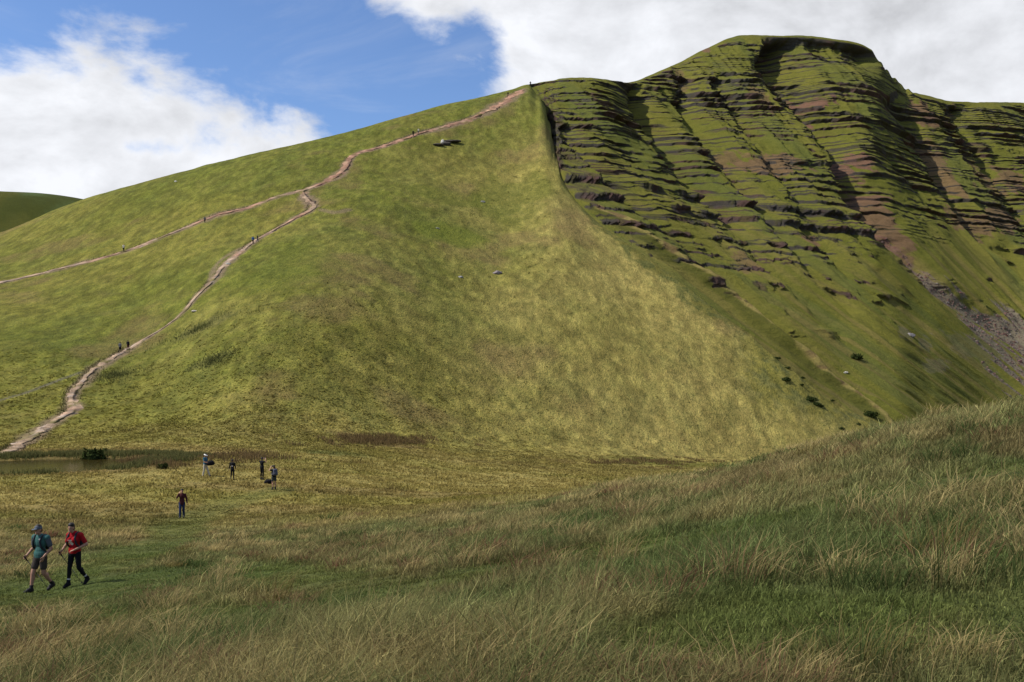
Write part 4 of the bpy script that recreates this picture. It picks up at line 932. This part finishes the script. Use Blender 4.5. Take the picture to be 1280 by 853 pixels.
def bag(loc, rz, label, w, d, h, sc_=1.0):
    t = bpy.data.objects.new('bag', None); COL.objects.link(t); t.location = loc; t.rotation_euler = (0, 0, rz); finish(t, label, 'bag')
    blob('bag_body', lambda bm: (add_ell(bm, V3(0, 0, h * .5), (w * .5, d * .5, h * .5)), add_cap(bm, V3(-w * .3, 0, h * .35), d * .42, V3(w * .3, 0, h * .4), d * .38), add_ell(bm, V3(w * .22, 0, h * .62), (w * .22, d * .4, h * .4))), BLACK, t, .015, 3)
    def s(bm):
        P = [V3(-w * .42, 0, h * .55), V3(-w * .2, d * .2, h * 1.02), V3(w * .15, d * .15, h * 1.1), V3(w * .42, 0, h * .6)]
        for a_, b_ in zip(P[:-1], P[1:]): add_cap(bm, a_, .018, b_, .018, 8)
    blob('strap', s, BLACK, t, .012, 1); return t
bag(world(hatp, (0, -.46, .86)), R_(20), 'bulky dark bag held out by the person in the white hat', .62, .34, .42)
p2, j2 = person(at(290.5, 79), R_(172), 'person all in black standing with back turned and a white patch on the back', dict(elR=V3(-.26, -.02, 1.14), wrR=V3(-.20, -.16, .98), elL=V3(.26, -.02, 1.14), wrL=V3(.30, .02, .92), anL=V3(.10, .12, .09), toeL=V3(.12, -.08, .035)), .93, .014, .98, BLACK, 1.0, None, BLACK, 'slim', 'short', jacket=True)
print_patch(p2, 'jacket', -.03, 1.20, .075, .055, WHITE, 'back_patch', front=False)
ARMS = dict(elR=V3(-.30, -.14, 1.38), wrR=V3(-.15, -.24, 1.58), hdR=V3(.3, -.1, .6), pnR=V3(.6, -.6, 0), elL=V3(.30, -.14, 1.38), wrL=V3(.15, -.24, 1.58), hdL=V3(-.3, -.1, .6), pnL=V3(-.6, -.6, 0))
def camera_prop(root, label):
    t = bpy.data.objects.new('camera', None); COL.objects.link(t); t.location = world(root, (0, -.28, 1.66)); t.rotation_euler = root.rotation_euler; finish(t, label, 'camera')
    raw('camera_body', lambda bm: (add_cap(bm, V3(-.05, 0, 0), .042, V3(.05, 0, 0), .042, 12), add_ell(bm, V3(0, 0, .045), (.035, .03, .025))), CAMB, t)
    raw('lens', lambda bm: add_cap(bm, V3(0, -.03, 0), .038, V3(0, -.11, 0), .042, 16), CAMB, t)
p3, j3 = person(at(327.5, 80), R_(150), 'person in black trousers and top photographing the hill with both arms raised', ARMS, 1.03, .014, 1.0, BLACK, .45, None, BLACK, 'slim', 'short')
camera_prop(p3, 'black camera held up by the person in black')
J4 = dict(ARMS); J4.update(anL=V3(.11, .05, .09), toeL=V3(.13, -.15, .035))
p4, j4 = person(at(342.5, 73.5), R_(215), 'person in shorts with a slate rucksack photographing with raised arms', J4, 1.02, .013, 1.0, BLACK, .45, None, plain('grey green shorts', (.05, .055, .05), .9, .1, .2, 20), 'knee', 'short')
backpack(p4, j4, 'slate rucksack on the back of the person in shorts', GREYPK, (.16, .12, .26), .014, straps=True)
camera_prop(p4, 'black camera held up by the person in shorts')
bag(at(335.5, 77.5), R_(10), 'black bag lying on the grass between the two photographers', .62, .36, .34)

# walkers on the paths
WALK = dict(knR=V3(-.09, -.14, .50), anR=V3(-.09, -.18, .09), toeR=V3(-.10, -.36, .04), knL=V3(.09, .02, .50), anL=V3(.09, .24, .14), toeL=V3(.09, .06, .04), elR=V3(-.27, .10, 1.16), wrR=V3(-.28, .05, .92), elL=V3(.27, -.04, 1.15), wrL=V3(.27, -.20, .96))
WK = [(150, 441, 170, 'walker with a grey top and dark legs, left of a pair on the lower path', GREYC, BLACK, 'short', 1.0), (160, 438, 175, 'slim walker in black, right of a pair on the lower path', BLACK, MAROON, 'short', .95),
      (316.3, 305, 200, 'walker in a bright blue jacket at the middle of the lower path', BLUE, BLACK, 'short', .95), (321.8, 303.5, 130, 'walker in dark clothes just behind the blue jacket', BLACK, GREYC, 'short', .95),
      (154.5, 315, 20, 'walker in a pale shirt on the upper path', PALE, BLACK, 'short', 1.05), (256, 279, 200, 'dim walker in grey on the upper path', GREYC, BLACK, 'short', .9),
      (516.5, 171, 200, 'walker in black high on the ridge path', BLACK, BLACK, 'short', 1.1), (523.2, 167.5, 20, 'walker in a white top a little above the one in black', PALE, GREYC, 'short', 1.0),
      (663, 106.8, 190, 'tiny dark walker on the skyline at the top of the path', BLACK, BLACK, 'short', 1.0), (635, 120.5, 190, 'dark walker just below the top of the ridge path', BLACK, BLACK, 'short', .9)]
for (u, v, yw, lb, tp, lg, hr, scl_) in WK:
    p = unproj(u, v, 120); r_, jj = person(p, R_(yw), lb, WALK, scl_ * 1.03, .028, 1.1, tp, 1.0 if tp is not PALE else .5, None, lg, 'ankle', hr, group='walkers on the hill paths')

# ------------------------------------------------------------------ cloud whose shadow lies on the near slope
def make_cloud(centre, rx, ry, rz, seed):
    th = np.linspace(0, 2 * math.pi, 161)[:-1]; ph = np.linspace(0, math.pi, 60)
    T, Pp = np.meshgrid(th, ph); X = np.sin(Pp) * np.cos(T); Y = np.sin(Pp) * np.sin(T); Z = np.cos(Pp)
    k = 1 + .22 * fbm(X * 3 + seed, Y * 3 + Z * 2, 5, seed) + .10 * fbm(X * 9 + seed, Y * 9 + Z * 6, 4, seed + 3)
    V = np.stack([X * k * rx, Y * k * ry, np.where(Z > 0, Z, .45 * Z) * k * rz], -1); n = len(th); idx = np.arange(60 * n).reshape(60, n); nx = np.roll(idx, -1, 1)
    Fq = np.stack([idx[:-1], idx[1:], nx[1:], nx[:-1]], -1).reshape(-1, 4)
    m, nt = new_mat('cloud vapour'); o = N(nt, 'ShaderNodeOutputMaterial'); d = N(nt, 'ShaderNodeBsdfDiffuse'); d.inputs[0].default_value = (.9, .9, .92, 1); tl = N(nt, 'ShaderNodeBsdfTranslucent'); tl.inputs[0].default_value = (.9, .9, .92, 1); tr = N(nt, 'ShaderNodeBsdfTransparent')
    a = N(nt, 'ShaderNodeMixShader'); a.inputs[0].default_value = .5; b2 = N(nt, 'ShaderNodeMixShader'); geo = N(nt, 'ShaderNodeNewGeometry'); tcn = N(nt, 'ShaderNodeTexCoord'); mpn = N(nt, 'ShaderNodeMapping'); mpn.inputs['Scale'].default_value = (1 / rx, 1 / ry, 0); L(nt, tcn.outputs['Object'], mpn.inputs['Vector']); vl = N(nt, 'ShaderNodeVectorMath', operation='LENGTH'); L(nt, mpn.outputs[0], vl.inputs[0]); nzc = N(nt, 'ShaderNodeTexNoise', Scale=.03, Detail=4.0); L(nt, tcn.outputs['Object'], nzc.inputs['Vector']); L(nt, MA(nt, 'ADD', SM(nt, MA(nt, 'ADD', vl.outputs['Value'], MA(nt, 'MULTIPLY', MA(nt, 'SUBTRACT', nzc.outputs['Fac'], .5), .5)), .62, 1.0, 0.0, 1 - CLOUD_CLEAR), CLOUD_CLEAR), b2.inputs[0])
    L(nt, d.outputs[0], a.inputs[1]); L(nt, tl.outputs[0], a.inputs[2]); L(nt, a.outputs[0], b2.inputs[1]); L(nt, tr.outputs[0], b2.inputs[2]); L(nt, b2.outputs[0], o.inputs[0])
    ob = mesh_np('cloud', V.reshape(-1, 3), Fq, m); ob.location = centre
    return finish(ob, 'white cloud overhead shading the near slope', 'cloud', kind='structure')
CLOUD_CLEAR = .85
Hc = 420.0
cc = Vector((10, -55, -5)) + SUN * (Hc / SUN.z)
make_cloud(cc, 230, 108, 34, 5)

# ------------------------------------------------------------------ sky
w = bpy.data.worlds.new('World'); sc.world = w; w.use_nodes = True; nt = w.node_tree; nt.nodes.clear()
out = N(nt, 'ShaderNodeOutputWorld'); bg = N(nt, 'ShaderNodeBackground')
el = math.asin(SUN.z); rot = math.atan2(SUN.x, SUN.y)
sky = N(nt, 'ShaderNodeTexSky', sky_type='NISHITA', sun_disc=False); sky.sun_elevation = el; sky.sun_rotation = rot; sky.altitude = 600; sky.air_density = 1.0; sky.dust_density = .3; sky.ozone_density = 1.6
tcn = N(nt, 'ShaderNodeTexCoord'); sep = N(nt, 'ShaderNodeSeparateXYZ'); L(nt, tcn.outputs['Generated'], sep.inputs[0])
yy = MA(nt, 'MAXIMUM', sep.outputs[1], .25); a_ = MA(nt, 'DIVIDE', sep.outputs[0], yy); e_ = MA(nt, 'DIVIDE', sep.outputs[2], yy)
U = MA(nt, 'MULTIPLY_ADD', a_, F / 1000, .64); Vv = MA(nt, 'MULTIPLY_ADD', e_, -F / 1000, .47)     # direction, in thousandths of the view
def noise(scale, det, rough, dist=0.0, off=(0, 0, 0), st=(1, 1, 1.6)):
    mp_ = N(nt, 'ShaderNodeMapping'); mp_.inputs['Scale'].default_value = st; mp_.inputs['Location'].default_value = off; L(nt, tcn.outputs['Generated'], mp_.inputs['Vector'])
    n_ = N(nt, 'ShaderNodeTexNoise', Scale=scale, Detail=det, Roughness=rough, Distortion=dist); L(nt, mp_.outputs[0], n_.inputs['Vector']); return n_.outputs['Fac']
nA = noise(7.0, 9.0, .58, .25); nB = noise(2.6, 3.0, .5, 0, (3.1, 1.7, .4)); nS = noise(7.0, 7.0, .58, .25, (.022, .0, -.030))
# left bank: below a line falling to the right, ending above the hill
fL = MA(nt, 'MINIMUM', MA(nt, 'DIVIDE', MA(nt, 'SUBTRACT', Vv, MA(nt, 'MULTIPLY_ADD', U, .24, .028)), .06), MA(nt, 'DIVIDE', MA(nt, 'SUBTRACT', .485, U), .03))
# right bank
fR = MA(nt, 'DIVIDE', MA(nt, 'SUBTRACT', MA(nt, 'SUBTRACT', U, .478), MA(nt, 'MULTIPLY', Vv, 1.1)), .08)
nu = MA(nt, 'DIVIDE', MA(nt, 'SUBTRACT', U, .598), .038); nv = MA(nt, 'DIVIDE', MA(nt, 'SUBTRACT', Vv, .015), .055)
notch = MA(nt, 'MULTIPLY', SM(nt, MA(nt, 'SQRT', MA(nt, 'ADD', MA(nt, 'MULTIPLY', nu, nu), MA(nt, 'MULTIPLY', nv, nv))), 2.2, .0), -1.3)
nu2 = MA(nt, 'DIVIDE', MA(nt, 'SUBTRACT', U, .205), .075); nv2 = MA(nt, 'DIVIDE', MA(nt, 'SUBTRACT', Vv, .182), .022)
hole = MA(nt, 'MULTIPLY', SM(nt, MA(nt, 'SQRT', MA(nt, 'ADD', MA(nt, 'MULTIPLY', nu2, nu2), MA(nt, 'MULTIPLY', nv2, nv2))), 2.0, .0), -.8)
fL = MA(nt, 'ADD', MA(nt, 'MINIMUM', fL, 1.5), hole); fR = MA(nt, 'ADD', MA(nt, 'MINIMUM', fR, 2.5), notch)
front = MA(nt, 'MAXIMUM', fL, fR)
allr = MA(nt, 'MULTIPLY', MA(nt, 'SUBTRACT', nB, .5), 5.0)
isf = SM(nt, sep.outputs[1], .25, .55)
fld = MA(nt, 'ADD', MA(nt, 'MULTIPLY', front, isf), MA(nt, 'MULTIPLY', allr, MA(nt, 'SUBTRACT', 1.0, isf)))
dens = MA(nt, 'ADD', fld, MA(nt, 'MULTIPLY', MA(nt, 'SUBTRACT', nA, .5), 5.2))
cov = SM(nt, dens, -.1, .95)
wisp = MA(nt, 'MULTIPLY', SM(nt, noise(3.5, 8.0, .62, .8, (1.3, .2, .6), (1, 1, 3)), .52, .80), .25)
cov = MA(nt, 'MAXIMUM', cov, wisp)
shade = MA(nt, 'ADD', MA(nt, 'MULTIPLY', MA(nt, 'SUBTRACT', nS, nA), 1.15), MA(nt, 'MULTIPLY', MA(nt, 'SUBTRACT', nB, .5), -.35))
thick = SM(nt, MA(nt, 'SUBTRACT', U, MA(nt, 'MULTIPLY', Vv, .3)), .70, 1.15)
lum = MA(nt, 'SUBTRACT', MA(nt, 'ADD', 1.06, shade), MA(nt, 'MULTIPLY', thick, .16))
lum = MA(nt, 'MINIMUM', MA(nt, 'MAXIMUM', lum, .55), 1.15)
CL = N(nt, 'ShaderNodeCombineColor')
for i, k in enumerate((.97, .99, 1.04)): L(nt, MA(nt, 'MULTIPLY', lum, k), CL.inputs[i])
skc = N(nt, 'ShaderNodeMix', data_type='RGBA', blend_type='MULTIPLY'); skc.inputs[0].default_value = 1.0; L(nt, sky.outputs[0], skc.inputs[6]); skc.inputs[7].default_value = (.86, .99, 1.22, 1)
BGS = .085; CLV = 6.9
clm = N(nt, 'ShaderNodeMix', data_type='RGBA', blend_type='MULTIPLY'); clm.inputs[0].default_value = 1.0; L(nt, CL.outputs[0], clm.inputs[6]); clm.inputs[7].default_value = (CLV, CLV, CLV, 1)
mix = N(nt, 'ShaderNodeMix', data_type='RGBA'); L(nt, cov, mix.inputs[0]); L(nt, skc.outputs[2], mix.inputs[6]); L(nt, clm.outputs[2], mix.inputs[7])
L(nt, mix.outputs[2], bg.inputs[0]); bg.inputs[1].default_value = BGS; L(nt, bg.outputs[0], out.inputs[0])

sl = bpy.data.lights.new('sun', 'SUN'); sl.energy = 4.2; sl.angle = math.radians(.53); sl.color = (1.0, .95, .86)
so_ = bpy.data.objects.new('sun', sl); COL.objects.link(so_); so_.rotation_euler = SUN.to_track_quat('Z', 'Y').to_euler(); so_.location = (-60, 0, 80)

# ------------------------------------------------------------------ camera
cd = bpy.data.cameras.new('camera_view'); co = bpy.data.objects.new('camera_view', cd); COL.objects.link(co); sc.camera = co
cd.sensor_width = 36; cd.lens = 36 * F / 1280; cd.shift_y = (HV - 426.5) / 1280; cd.clip_start = .05; cd.clip_end = 20000
co.rotation_euler = (math.pi / 2, 0, 0)
sc.view_settings.view_transform = 'Standard'; sc.view_settings.look = 'None'; sc.view_settings.gamma = 1; sc.view_settings.use_curve_mapping = False
sc.view_settings.exposure = .55
sc.cycles.max_bounces = 5; sc.cycles.transparent_max_bounces = 8
